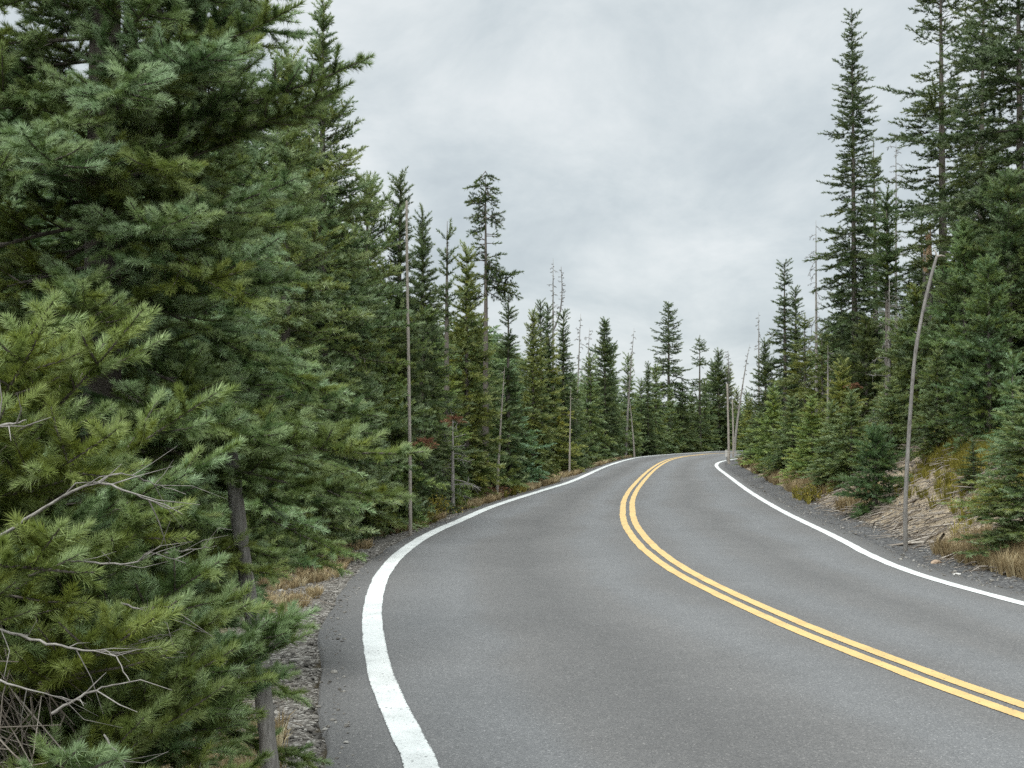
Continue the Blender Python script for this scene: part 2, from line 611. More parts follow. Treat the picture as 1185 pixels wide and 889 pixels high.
def build_ground():
    xs = axis_pts(-5, 10, 0.10, -420, 420)
    ys = np.concatenate([axis_pts(-2, 30, 0.14, -60, 30.0), axis_pts(30.3, 88, 0.35, 30.29, 700)])
    ys = np.unique(np.round(ys, 4))
    X, Y = np.meshgrid(xs, ys)
    q = np.stack([X.ravel(), Y.ravel()], 1)
    z, g, c, b = terrain(q)
    nx = len(xs)
    i = np.arange(len(ys) - 1)[:, None] * nx + np.arange(nx - 1)[None, :]
    f = np.stack([i, i + 1, i + 1 + nx, i + nx], -1).reshape(-1, 4)
    me = mesh_np('ground', np.hstack([q, z[:, None]]), f, M_GROUND, None, {'gravel': g, 'cinder': c, 'bank': b}, True)
    tag(link('ground', me), 'forest floor, gravel shoulders and bare earth bank beside the road', 'ground', kind='structure')


build_ground()

# ------------------------------------------------------------------ conifer shoots
LOD = {
    # seg length, needles, needle length, width, lateral spacing, sub spacing
    0: dict(seg=0.050, n=104, nl=0.031, nw=0.0024, sp=0.080, sub=0.075, minsub=0.12),
    1: dict(seg=0.075, n=50, nl=0.040, nw=0.0048, sp=0.105, sub=0.095, minsub=0.20),
    2: dict(seg=0.10, n=30, nl=0.052, nw=0.0095, sp=0.12, sub=0.12, minsub=0.28),
    3: dict(seg=0.15, n=26, nl=0.078, nw=0.0175, sp=0.17, sub=0.18, minsub=0.40),
    4: dict(seg=0.30, n=18, nl=0.22, nw=0.065, sp=0.30, sub=9, minsub=9),
}


def template(rng, cfg, tip):
    n = cfg['n'] + (cfg['n'] // 3 if tip else 0)
    a = rng.random(n) * cfg['seg']
    ph = rng.random(n) * 2 * PI
    low = np.sin(ph) < -0.2
    ph[low & (rng.random(n) < 0.6)] *= -1           # fewer needles underneath
    th = rng.normal(R(47 if cfg['n'] > 60 else 55), R(10), n)
    if tip:
        k = cfg['n'] // 3
        a[:k] = cfg['seg']
        th[:k] = np.abs(rng.normal(R(22), R(12), k))
    nl = cfg['nl'] * rng.uniform(0.75, 1.12, n)
    base = np.stack([a, np.zeros(n), np.zeros(n)], 1)
    d = np.stack([np.cos(th), np.sin(th) * np.cos(ph), np.sin(th) * np.sin(ph)], 1)
    w = np.cross(d, rng.normal(size=(n, 3)))
    w /= np.linalg.norm(w, axis=1)[:, None]
    w *= cfg['nw'] * 0.5
    mid = base + d * nl[:, None] * 0.45
    tipp = base + d * nl[:, None]
    # a slim kite: root, two mid points, tip would be a quad; a triangle from a wide middle is enough
    root = base + d * nl[:, None] * 0.02
    if cfg['n'] >= 26:
        return np.stack([root - w, root + w, tipp], 1), rng.normal(0, 0.06, n)
    return np.stack([root, mid + w * 1.3, tipp], 1), rng.normal(0, 0.08, n)


TEMPL = {}
for _l, _c in LOD.items():
    _r = np.random.default_rng(100 + _l)
    TEMPL[_l] = ([template(_r, _c, False) for _ in range(5)], [template(_r, _c, True) for _ in range(3)])


class Sprays:
    """collects shoot segments and wood lines of one tree"""

    def __init__(self, seed, lod):
        self.rng = np.random.default_rng(seed)
        self.lod = lod
        self.cfg = LOD[lod]
        self.seg = []
        self.wood = []
        self.dead = []

    def shoot(self, p, d, up, k, tint, warm, tip):
        self.seg.append((*p, *d, *up, k, tint, warm, 1.0 if tip else 0.0))

    def run(self, p, d, L, up, bare, curve, tint0, warm, cfg=None, scale=1.0):
        """a shoot axis of length L: needles from bare*L on; returns list of (point, dir, s)"""
        cfg = self.cfg
        rng = self.rng
        sl = cfg['seg'] * scale
        n = max(1, int(round(L / sl)))
        d = unit(d)
        p = np.array(p, float)
        pts = [(p.copy(), d.copy(), 0.0)]
        for i in range(n):
            s = (i + 0.5) / n
            if s >= bare:
                u = unit(up + rng.normal(0, 0.15, 3))
                t = tint0 + 0.58 * (s - 0.68)
                last = i == n - 1
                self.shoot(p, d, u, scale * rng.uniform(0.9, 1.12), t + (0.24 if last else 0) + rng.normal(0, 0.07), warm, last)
            p = p + d * sl
            d = unit(d + curve * (sl / max(L, 1e-3)) + rng.normal(0, 0.035, 3))
            pts.append((p.copy(), d.copy(), (i + 1) / n))
        return pts

    def branch(self, p, d, L, droop=0.25, lift=0.35, bare=0.3, width=0.5, warm=0.3, tint=0.5, wood_r=None, up=None, side_bare=0.12, hang=0.0):
        rng = self.rng
        cfg = self.cfg
        d = unit(d)
        z = np.array([0, 0, 1.0])
        up = unit(z - d * d[2]) if up is None else up
        # main axis: sag first, then the tip turns up
        step = cfg['seg']
        n = max(2, int(L / step))
        pts, dirs = [np.array(p, float)], [d]
        q = np.array(p, float)
        dd = d.copy()
        for i in range(n):
            s = i / n
            bend = (-droop * 2 * (1 - s) + lift * 2 * s) / n
            dd = unit(dd + z * bend + rng.normal(0, 0.02, 3))
            q = q + dd * step
            pts.append(q.copy())
            dirs.append(dd.copy())
        pts = np.array(pts)
        w0 = np.clip(warm + rng.normal(0, 0.18), 0, 1)
        for i in range(n):
            s = (i + 0.5) / n
            if s > bare:
                u = unit(up + rng.normal(0, 0.15, 3))
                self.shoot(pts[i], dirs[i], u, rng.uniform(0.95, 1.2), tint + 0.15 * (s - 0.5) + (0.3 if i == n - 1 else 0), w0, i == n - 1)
        wr = wood_r if wood_r else 0.003 + 0.005 * L
        if self.lod <= 3:
            k = max(1, n // 8)
            idx = list(range(0, n, k)) + [n]
            self.wood.append((pts[idx], np.linspace(wr, wr * 0.25, len(idx))))
        # side shoots, both sides, in the plane of the branch
        s = max(side_bare * L, 0.03)
        side = 1
        while s < L * 0.97:
            i = min(n - 1, int(s / step))
            ln = (width * (L - s) * rng.uniform(0.55, 1.1) + 0.05) * (0.55 + 0.45 * min(1, s / (0.35 * L + 1e-3)))
            ln = min(ln, 0.62 * L)
            if ln > cfg['seg'] * 0.7:
                sd = unit(np.cross(dirs[i], up)) * side
                ang = R(rng.uniform(42, 62))
                ld = unit(dirs[i] * math.cos(ang) + sd * math.sin(ang) + up * rng.normal(0.10, 0.30) - z * hang)
                ww = np.clip(w0 + rng.normal(0, 0.2), 0, 1)
                inner = 0.62 if s < 0.3 * L else 0.3
                tint_l = tint + rng.normal(0, 0.10)
                lp = self.run(pts[i], ld, ln, up, inner * (0.2 if ln < 0.2 else 0.5), z * (0.25 - hang), tint_l, ww)
                tj = tint + rng.normal(0, 0.09)
                if ln > cfg['minsub']:
                    t = ln * 0.25
                    sd2 = 1
                    while t < ln * 0.92:
                        j = min(len(lp) - 1, int(t / cfg['seg']))
                        l2 = min((ln - t) * 0.6 * rng.uniform(0.5, 1.1) + 0.03, 0.3)
                        if l2 > cfg['seg'] * 0.7:
                            s2 = unit(np.cross(lp[j][1], up)) * sd2
                            a2 = R(rng.uniform(38, 58))
                            self.run(lp[j][0], lp[j][1] * math.cos(a2) + s2 * math.sin(a2) + up * rng.normal(0.12, 0.3), l2, up, 0.0, z * (0.2 - hang), tj, ww)
                        t += cfg['sub'] * rng.uniform(0.6, 1.3)
                        sd2 = -sd2
                if self.lod <= 2 and ln > 0.12:
                    self.wood.append((np.array([lp[0][0], lp[len(lp) // 2][0], lp[-1][0]]), np.array([0.32, 0.22, 0.1]) * wr + 0.001))
            s += cfg['sp'] * rng.uniform(0.6, 1.4) * 0.5
            side = -side

    def foliage(self, name, mat=None):
        S = np.array(self.seg, np.float32)
        rng = self.rng
        P, D, U = S[:, 0:3], S[:, 3:6], S[:, 6:9]
        sd = np.cross(D, U)
        sd /= np.linalg.norm(sd, axis=1)[:, None] + 1e-6
        U = np.cross(sd, D)
        V, T, W = [], [], []
        tip = S[:, 12] > 0.5
        pick = rng.integers(0, 15, len(S))
        for kind, (mask, lib) in enumerate(((~tip, TEMPL[self.lod][0]), (tip, TEMPL[self.lod][1]))):
            for k in range(len(lib)):
                m = mask & (pick % len(lib) == k)
                if not m.any():
                    continue
                tri, tj = lib[k]
                a = tri.reshape(-1, 3).astype(np.float32)
                v = (P[m][:, None, :] + S[m, 9][:, None, None] * (a[None, :, 0:1] * D[m][:, None, :] + a[None, :, 1:2] * sd[m][:, None, :] + a[None, :, 2:3] * U[m][:, None, :]))
                V.append(v.reshape(-1, 3))
                T.append((S[m, 10][:, None] + tj[None, :]).ravel())
                W.append(np.repeat(S[m, 11], len(tj)))
        V = np.concatenate(V)
        f = np.arange(len(V), dtype=np.int32).reshape(-1, 3)
        return mesh_np(name, V, f, mat or M_NEEDLE, {'tint': np.clip(np.concatenate(T), 0, 1), 'warm': np.clip(np.concatenate(W), 0, 1)})


def trunk_line(rng, H, r0, lean=(0, 0), wob=0.02, n=14, top=0.004):
    z = np.linspace(-0.25, H, n)
    u = np.clip(z / H, 0, 1)
    x = lean[0] * u ** 1.3 + np.cumsum(rng.normal(0, wob / n * H * 0.12, n))
    y = lean[1] * u ** 1.3 + np.cumsum(rng.normal(0, wob / n * H * 0.12, n))
    x -= x[1]
    y -= y[1]
    r = r0 * (1 - u) ** 0.85 + top
    r[0] *= 1.15
    return np.stack([x, y, z], 1), r


def on_line(line, z):
    return np.array([np.interp(z, line[:, 2], line[:, 0]), np.interp(z, line[:, 2], line[:, 1]), z])


def grow_fir(seed, H, rad, lod, clear=0.15, whorl=None, dens=1.0, shape=0.85, droop=0.2, lift=0.35, warm=0.25, tint=0.5, bare=0.3, gaps=0.0, e_top=50, e_bot=-18, trunk_r=None, ragged=0.2, width=0.5, lean=(0, 0), limit=None, hang=0.0, leader=None, sector=None, tops=1.0):
    """a conifer; returns (crown mesh, trunk mesh). rad = crown radius at its base."""
    sp = Sprays(seed, lod)
    rng = sp.rng
    tr = trunk_r if trunk_r else 0.012 * H + 0.012
    line, rr = trunk_line(rng, H, tr, lean, 0.05)
    w = whorl if whorl else {0: 0.10, 1: 0.12, 2: 0.15, 3: 0.20, 4: 0.42}[lod]
    z = clear
    zmax = limit if limit else H * 0.985
    az = rng.random() * 6
    lump = rng.normal(0, 1, 40)
    while z < zmax:
        u = z / H
        prof = rad * ((1 - u) ** shape) * (0.62 + 0.38 * sstep(0, 0.2, (z - clear) / H + 0.04)) + 0.05 * tops * min(1, H / 4)
        nb = max(3, int(round((3.2 + 3.2 * (1 - u)) * dens)))
        lf = lump[int(u * 30)] * 0.12
        if rng.random() < gaps:
            z += w * rng.uniform(0.6, 1.4)
            continue
        for k in range(nb):
            az += 2.4 + rng.normal(0, 0.3)
            if sector is not None and abs(((az - sector[0] + PI) % (2 * PI)) - PI) > sector[1]:
                if rng.random() < 0.6:
                    continue
            L = prof * max(0.25, 1 + rng.normal(0, ragged) + lf)
            if L < 0.04:
                continue
            e = R(e_bot + (e_top - e_bot) * u ** 1.6 + rng.normal(0, 7))
            d = np.array([math.cos(az) * math.cos(e), math.sin(az) * math.cos(e), math.sin(e)])
            p = on_line(line, z + rng.normal(0, w * 0.25))
            sp.branch(p, d, L, droop * (1 - u), lift, bare if L > 0.4 else 0.05, width, warm + rng.normal(0, 0.08), tint + rng.normal(0, 0.06), hang=hang)
        z += w * rng.uniform(0.7, 1.3) * (0.55 + 0.45 * (1 - u))
    # leader
    ll = leader if leader is not None else min(0.35, 0.06 * H)
    if not limit:
        sp.run(on_line(line, H - ll), (0, 0, 1), ll, np.array([1.0, 0, 0]), 0, np.zeros(3), tint, warm)
    return sp, line, rr


def place_tree(name, label, group, loc, sp, line, rr, color=(1, 1, 1), rz=0.0, bark=None, cat='tree', dead_lines=None, sides=8):
    t = empty(name, loc, rz)
    tag(t, label, cat, group)
    wl = [(line, rr)]
    tm = tube_mesh('trunk', wl, bark or M_BARK, sides)
    link('trunk', tm, t)
    cm = sp.foliage('crown')
    if sp.wood:
        wm = tube_mesh('limb', sp.wood, M_BARK, 4 if sp.lod else 5)
        # limbs carry the needles: same object, second material
        cm = join_meshes('crown', cm, wm)
    c = link('crown', cm, t)
    c.color = (*color, 1)
    SRC_KIDS[t.name] = list(t.children) if t.children else [o for o in COL.objects if o.parent == t]
    if dead_lines:
        for dl in dead_lines:
            link('dead_branch', tube_mesh('dead_branch', dl, M_DEADWOOD, 6), t)
    return t


def copy_tree(src, name, label, group, loc, scale, rz, color):
    t = src.copy()
    COL.objects.link(t)
    t.name = name
    t.location, t.scale, t.rotation_euler = loc, scale, (0, 0, rz)
    t['label'] = label
    t['group'] = group
    for ch in SRC_KIDS[src.name]:
        c = ch.copy()
        COL.objects.link(c)
        c.parent = t
        if ch.name.startswith('crown'):
            c.color = (*color, 1)
    return t


SRC_KIDS = {}


def join_meshes(name, a, b):
    """two triangle meshes with their own materials -> one"""
    na, nb = len(a.vertices), len(b.vertices)
    va, vb = np.empty(na * 3, np.float32), np.empty(nb * 3, np.float32)
    a.vertices.foreach_get('co', va)
    b.vertices.foreach_get('co', vb)
    fa, fb = np.empty(len(a.polygons) * 3, np.int32), np.empty(len(b.polygons) * 3, np.int32)
    a.loops.foreach_get('vertex_index', fa)
    b.loops.foreach_get('vertex_index', fb)
    t = np.empty(len(a.polygons), np.float32)
    a.attributes['tint'].data.foreach_get('value', t)
    w = np.empty(len(a.polygons), np.float32)
    a.attributes['warm'].data.foreach_get('value', w)
    k = len(b.polygons)
    me = mesh_np(name, np.concatenate([va, vb]), np.concatenate([fa, fb + na]).reshape(-1, 3), a.materials[0], {'tint': np.concatenate([t, np.zeros(k)]), 'warm': np.concatenate([w, np.zeros(k)])})
    me.materials.append(b.materials[0])
    me.polygons.foreach_set('material_index', np.concatenate([np.zeros(len(t), np.int32), np.ones(k, np.int32)]))
    bpy.data.meshes.remove(a)
    bpy.data.meshes.remove(b)
    return me


def dead_crown(rng, line, H, z0, n, L0, droop, fine=True, rmin=0.0, grouped=False):
    """bare branches of a dead conifer"""
    lines, groups = [], []
    for k in range(n):
        first = len(lines)
        z = z0 + (H * 0.98 - z0) * (k + rng.random()) / n
        u = z / H
        az = rng.random() * 2 * PI
        L = L0 * (1.05 - u * 0.8) * rng.uniform(0.4, 1.2)
        e = R(rng.normal(5, 18))
        d = np.array([math.cos(az) * math.cos(e), math.sin(az) * math.cos(e), math.sin(e)])
        p = on_line(line, z)
        pts = [p]
        m = 6
        for i in range(m):
            d = unit(d + np.array([0, 0, -droop / m]) + rng.normal(0, 0.10, 3))
            pts.append(pts[-1] + d * L / m)
        pts = np.array(pts)
        r0 = max(0.006 + 0.010 * L, rmin)
        lines.append((pts, np.linspace(r0, r0 * 0.3, m + 1)))
        if fine:
            for j in range(2, m):
                for s in range(2):
                    dd = unit(pts[j] - pts[j - 1] + rng.normal(0, 0.7, 3))
                    l2 = L * rng.uniform(0.12, 0.35)
                    lines.append((np.array([pts[j], pts[j] + dd * l2 * 0.5, pts[j] + dd * l2 + np.array([0, 0, -0.15 * l2])]), np.maximum(np.array([r0 * 0.5, r0 * 0.4, r0 * 0.25]), rmin * 0.7)))
        groups.append(lines[first:])
    return groups if grouped else lines



# ------------------------------------------------------------------ trees, placed from measured positions
def spot(px, Y):
    x = at(px, HOR, Y)[0]
    return np.array([x, Y, gz(x, Y)])


def lod_for(Y):
    return 0 if Y < 5.9 else 1 if Y < 10.5 else 2 if Y < 25 else 3


# needle colour multipliers by kind; DARK also paints in backlit shade on skyline trees
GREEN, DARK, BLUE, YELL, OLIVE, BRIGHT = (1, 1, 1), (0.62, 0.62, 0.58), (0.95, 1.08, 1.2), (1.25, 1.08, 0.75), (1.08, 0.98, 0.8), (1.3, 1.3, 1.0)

ROW = 'firs in the dense row along the left roadside'
VERGE = 'young conifers along the right verge'
LBACK = 'conifer tops rising behind the left roadside row'
RBACK = 'tall conifers on the right side of the road'
END = 'firs closing the view at the far bend'
SNAG = 'bare dead trees standing among the conifers'

_seed = [500]


LIBRARY = {}


def off_road(px, Y, rad):
    """walk a tree away along its own line of sight until its boughs stay off the paint"""
    for _ in range(60):
        b = spot(px, Y)
        q = b[None, :2]
        dl, dr = -line_dist(L_LINE, q)[0], line_dist(R_LINE, q)[0]
        if (dl > rad + 0.2 and abs(dl) < abs(dr)) or dr > rad + 0.5:
            break
        Y *= 1.015
        rad *= 1.004
    return b, Y, rad


_rot = random.Random(4)


def conifer(px, top, Y, rad, label, group, color=GREEN, name='fir_tree', unique=False, **kw):
    """a conifer by photo pixel and distance; firs of like build are copies of one another, sized and turned"""
    b = spot(px, Y)
    H = at(px, top, Y)[2] - b[2]
    lod = kw.pop('lod', None)
    lod = lod_for(Y) if lod is None else lod
    color = kw.pop('color', color)
    rad *= {2: 1.05, 3: 1.10}.get(lod, 1.0)
    b, Y, rad = off_road(px, Y, rad)
    H = at(px, top, Y)[2] - b[2]
    _seed[0] += 1
    if unique or lod < 2 or name != 'fir_tree' or set(kw) & {'clear', 'leader', 'trunk_r', 'tops', 'seed'} - {'clear'} or kw.get('clear', 0.2) > 0.6:
        sp, line, rr = grow_fir(kw.pop('seed', _seed[0]), H, rad, lod, **kw)
        return place_tree(name, label, group, b, sp, line, rr, color)
    asp = min([0.095, 0.13, 0.17, 0.23, 0.33], key=lambda q: abs(math.log(q / (rad / H))))
    shp = min([0.6, 0.85], key=lambda q: abs(q - kw.get('shape', 0.85)))
    wm = 0 if kw.get('warm', 0.2) < 0.2 else 1
    key = (lod, asp, shp, wm)
    have = LIBRARY.setdefault(key, [])
    if not have or (len(have) < 2 and asp in (0.13, 0.17) and _seed[0] % 2):
        h0 = 5.0 if lod == 2 else 7.0
        if asp > 0.2:
            h0 = 3.0 if lod == 2 else 4.0
        h0 = min(max(h0, H * 0.75), H * 1.3)
        k2 = {**kw, 'shape': shp, 'clear': 0.15 if asp < 0.2 else 0.08, 'warm': 0.12 if wm == 0 else 0.36, 'tint': 0.5}
        sp, line, rr = grow_fir(_seed[0], h0, asp * h0, lod, **k2)
        t = place_tree(name, label, group, b, sp, line, rr, color, rz=_rot.random() * 6.28)
        t.scale = (rad / (asp * h0), rad / (asp * h0), H / h0)
        have.append((t, h0))
        return t
    src, h0 = have[_seed[0] % len(have)]
    s = rad / (asp * h0)
    return copy_tree(src, name, label, group, b, (s * _rot.uniform(0.92, 1.08), s * _rot.uniform(0.92, 1.08), H / h0), _rot.random() * 6.28, color)


NARROW = dict(shape=0.85, ragged=0.22, bare=0.1, dens=1.15)
SPRUCE = dict(shape=0.8, ragged=0.3, bare=0.42, gaps=0.12, droop=0.45, lift=0.45, hang=0.12, e_top=35, e_bot=-22, dens=0.85)


def near_trees():
    # --- small yellow-green fir right beside the viewer
    b = np.array([-1.62, 3.55, gz(-1.62, 3.55)])
    sp, line, rr = grow_fir(21, 2.15, 0.92, 0, clear=0.18, whorl=0.125, dens=0.95, shape=0.75, warm=0.42, tint=0.62, width=0.36, bare=0.3, lift=0.45, e_top=55, e_bot=-8, trunk_r=0.045, ragged=0.3)
    # boughs that reach out over the shoulder
    for (px, py, Y, L, z0, warm, tint) in [(212, 362, 3.2, 0.8, 1.45, 0.75, 0.66), (262, 428, 3.4, 0.9, 1.35, 0.6, 0.62), (150, 528, 2.95, 0.8, 1.5, 0.75, 0.6), (235, 545, 3.2, 0.9, 1.25, 0.5, 0.6), (300, 500, 3.9, 1.0, 1.3, 0.3, 0.62),
                                     (318, 678, 3.5, 1.0, 0.95, 0.8, 0.62), (292, 640, 3.3, 0.95, 1.0, 0.7, 0.6), (375, 722, 4.0, 1.15, 0.75, 0.25, 0.5), (300, 745, 3.4, 0.95, 0.75, 0.75, 0.55), (270, 800, 3.3, 0.9, 0.6, 0.7, 0.55), (285, 862, 3.5, 0.95, 0.3, 0.85, 0.55),
                                     (140, 700, 2.8, 0.75, 0.9, 0.7, 0.5), (105, 850, 2.75, 0.7, 0.5, 0.55, 0.6), (60, 345, 3.0, 0.65, 1.6, 0.7, 0.66), (120, 400, 3.0, 0.7, 1.45, 0.8, 0.6), (60, 600, 2.7, 0.6, 1.1, 0.7, 0.55), (200, 620, 3.1, 0.8, 1.05, 0.5, 0.58), (345, 800, 4.2, 1.1, 0.5, 0.6, 0.5), (384, 735, 4.05, 1.1, 0.85, 0.3, 0.55), (350, 765, 4.0, 1.1, 0.7, 0.25, 0.5), (365, 705, 4.1, 1.1, 0.9, 0.2, 0.6), (330, 730, 3.9, 1.1, 0.8, 0.3, 0.55), (322, 850, 4.0, 1.1, 0.3, 0.6, 0.55), (40, 470, 2.9, 0.7, 1.3, 0.7, 0.62), (95, 640, 2.8, 0.7, 1.0, 0.75, 0.6), (225, 700, 3.1, 0.8, 0.9, 0.5, 0.62), (180, 810, 3.1, 0.8, 0.5, 0.4, 0.6)]:
        tip = at(px, py, Y) - b
        root = on_line(line, z0)
        v = tip - root
        L = np.linalg.norm(v)
        sp.branch(root, unit(v + np.array([0, 0, 0.10])), L * 0.98, 0.25, 0.3, 0.3, 0.5, warm, tint, side_bare=0.25)
    dead = []
    drng = np.random.default_rng(61)
    for pts, r in [([(-30, 640, 3.0), (40, 595, 2.9), (105, 560, 2.85), (150, 570, 2.85), (192, 588, 2.9)], 0.011),
                   ([(105, 560, 2.85), (140, 548, 2.9), (180, 560, 3.0), (215, 572, 3.0)], 0.006),
                   ([(-20, 722, 2.9), (45, 742, 2.8), (95, 752, 2.8), (130, 757, 2.8), (150, 788, 2.75)], 0.008),
                   ([(75, 648, 3.0), (110, 652, 3.0), (155, 651, 3.0), (175, 640, 3.0), (215, 652, 3.1)], 0.007),
                   ([(60, 826, 2.75), (100, 802, 2.75), (135, 792, 2.75)], 0.010),
                   ([(-20, 783, 2.7), (40, 800, 2.7), (100, 815, 2.75)], 0.006),
                   ([(-15, 495, 2.9), (8, 492, 2.85), (30, 486, 2.85)], 0.012),
                   ([(110, 745, 3.1), (160, 750, 3.2), (215, 756, 3.3)], 0.007),
                   ([(140, 698, 3.1), (165, 706, 3.1), (185, 713, 3.1)], 0.007),
                   ([(160, 742, 3.2), (185, 735, 3.25), (205, 737, 3.3)], 0.005),
                   ([(120, 850, 2.9), (140, 880, 2.9), (150, 905, 2.9)], 0.006),
                   ([(190, 640, 3.2), (225, 636, 3.3), (240, 632, 3.3)], 0.006)]:
        r *= 0.42
        w = np.array([at(*q) - b for q in pts])
        w = smooth_line(w, 6)
        w[1:-1] += drng.normal(0, 0.0013, (len(w) - 2, 3))
        piece = [(w, np.linspace(r, r * 0.3, len(w)) * (1 + drng.normal(0, 0.08, len(w))))]
        for k in range(int(len(w) * 0.35)):
            i = drng.integers(2, len(w) - 1)
            dd = unit(unit(w[i] - w[i - 1]) + drng.normal(0, 0.55, 3))
            l2 = drng.uniform(0.04, 0.16)
            t1 = w[i] + dd * l2 * 0.5
            dd = unit(dd + drng.normal(0, 0.35, 3))
            piece.append((np.array([w[i], t1, t1 + dd * l2 * 0.6]), np.array([r * 0.38, r * 0.28, r * 0.12])))
        dead.append(piece)
    place_tree('fir_tree', 'small yellow-green fir leaning its boughs over the gravel shoulder, closest to the viewer', None, b, sp, line, rr, (1.0, 1.06, 1.0), dead_lines=dead)

    # --- big dark fir behind it
    b = np.array([-1.55, 4.9, gz(-1.55, 4.9)])
    sp, line, rr = grow_fir(33, 7.4, 0.98, 0, clear=0.7, whorl=0.13, dens=0.95, shape=0.42, warm=0.42, tint=0.57, width=0.36, bare=0.35, limit=4.1, e_bot=-16, e_top=30, trunk_r=0.09, droop=0.3, ragged=0.16)
    for (px, py, Y, z0, warm, tint) in [(427, 38, 4.6, 2.75, 0.5, 0.42), (412, 100, 4.7, 2.7, 0.35, 0.45), (345, 18, 4.5, 3.0, 0.5, 0.4), (400, 118, 4.9, 2.6, 0.3, 0.45), (350, 190, 4.4, 2.4, 0.1, 0.62), (330, 250, 4.4, 2.1, 0.1, 0.66), (372, 235, 4.9, 2.3, 0.2, 0.5), (225, 240, 3.9, 2.4, 0.1, 0.72),
                                      (300, 30, 4.3, 3.0, 0.15, 0.6), (215, 160, 4.0, 2.7, 0.35, 0.55), (130, 90, 3.8, 2.9, 0.1, 0.7), (60, 180, 3.7, 2.6, 0.1, 0.7), (120, 300, 3.8, 2.0, 0.3, 0.5)]:
        tip = at(px, py, Y) - b
        root = on_line(line, z0)
        v = tip - root
        L = np.linalg.norm(v)
        sp.branch(root, unit(v + np.array([0, 0, -0.06])), L, 0.1, 0.35, 0.3, 0.28, warm, tint, side_bare=0.3)
    place_tree('fir_tree', 'big dark fir filling the upper left corner, running out of the top of the picture', None, b, sp, line, rr, (0.94, 0.99, 0.95))

    # --- bluish fir beyond, its lower boughs sweeping over the gravel
    b = np.array([-2.02, 8.4, gz(-2.02, 8.4)])
    sp, line, rr = grow_fir(47, 7.2, 0.78, 1, clear=0.6, whorl=0.12, dens=1.05, shape=0.5, warm=0.25, tint=0.6, bare=0.3, limit=5.6, e_bot=-24, e_top=35, trunk_r=0.085, ragged=0.15, droop=0.35)
    for (px, py, Y, z0, warm, tint) in [(428, 596, 8.3, 1.6, 0.3, 0.6), (432, 636, 8.1, 1.3, 0.35, 0.55), (402, 655, 8.0, 1.15, 0.25, 0.5), (362, 668, 7.9, 1.05, 0.3, 0.5), (330, 650, 7.7, 1.1, 0.2, 0.55), (418, 556, 8.4, 1.8, 0.25, 0.62), (418, 505, 8.6, 2.0, 0.3, 0.55), (385, 610, 7.8, 1.4, 0.15, 0.66), (345, 600, 7.6, 1.4, 0.1, 0.66), (410, 450, 8.2, 2.2, 0.2, 0.62), (300, 690, 7.9, 0.9, 0.3, 0.5)]:
        tip = at(px, py, Y) - b
        root = on_line(line, z0)
        v = tip - root
        L = np.linalg.norm(v)
        sp.branch(root, unit(v + np.array([0, 0, 0.05])), L, 0.2, 0.25, 0.25, 0.5, warm, tint, side_bare=0.2)
    place_tree('fir_tree', 'blue-green fir sweeping its low boughs over the gravel, behind the wooden stake', None, b, sp, line, rr, (0.98, 1.05, 1.0))


near_trees()

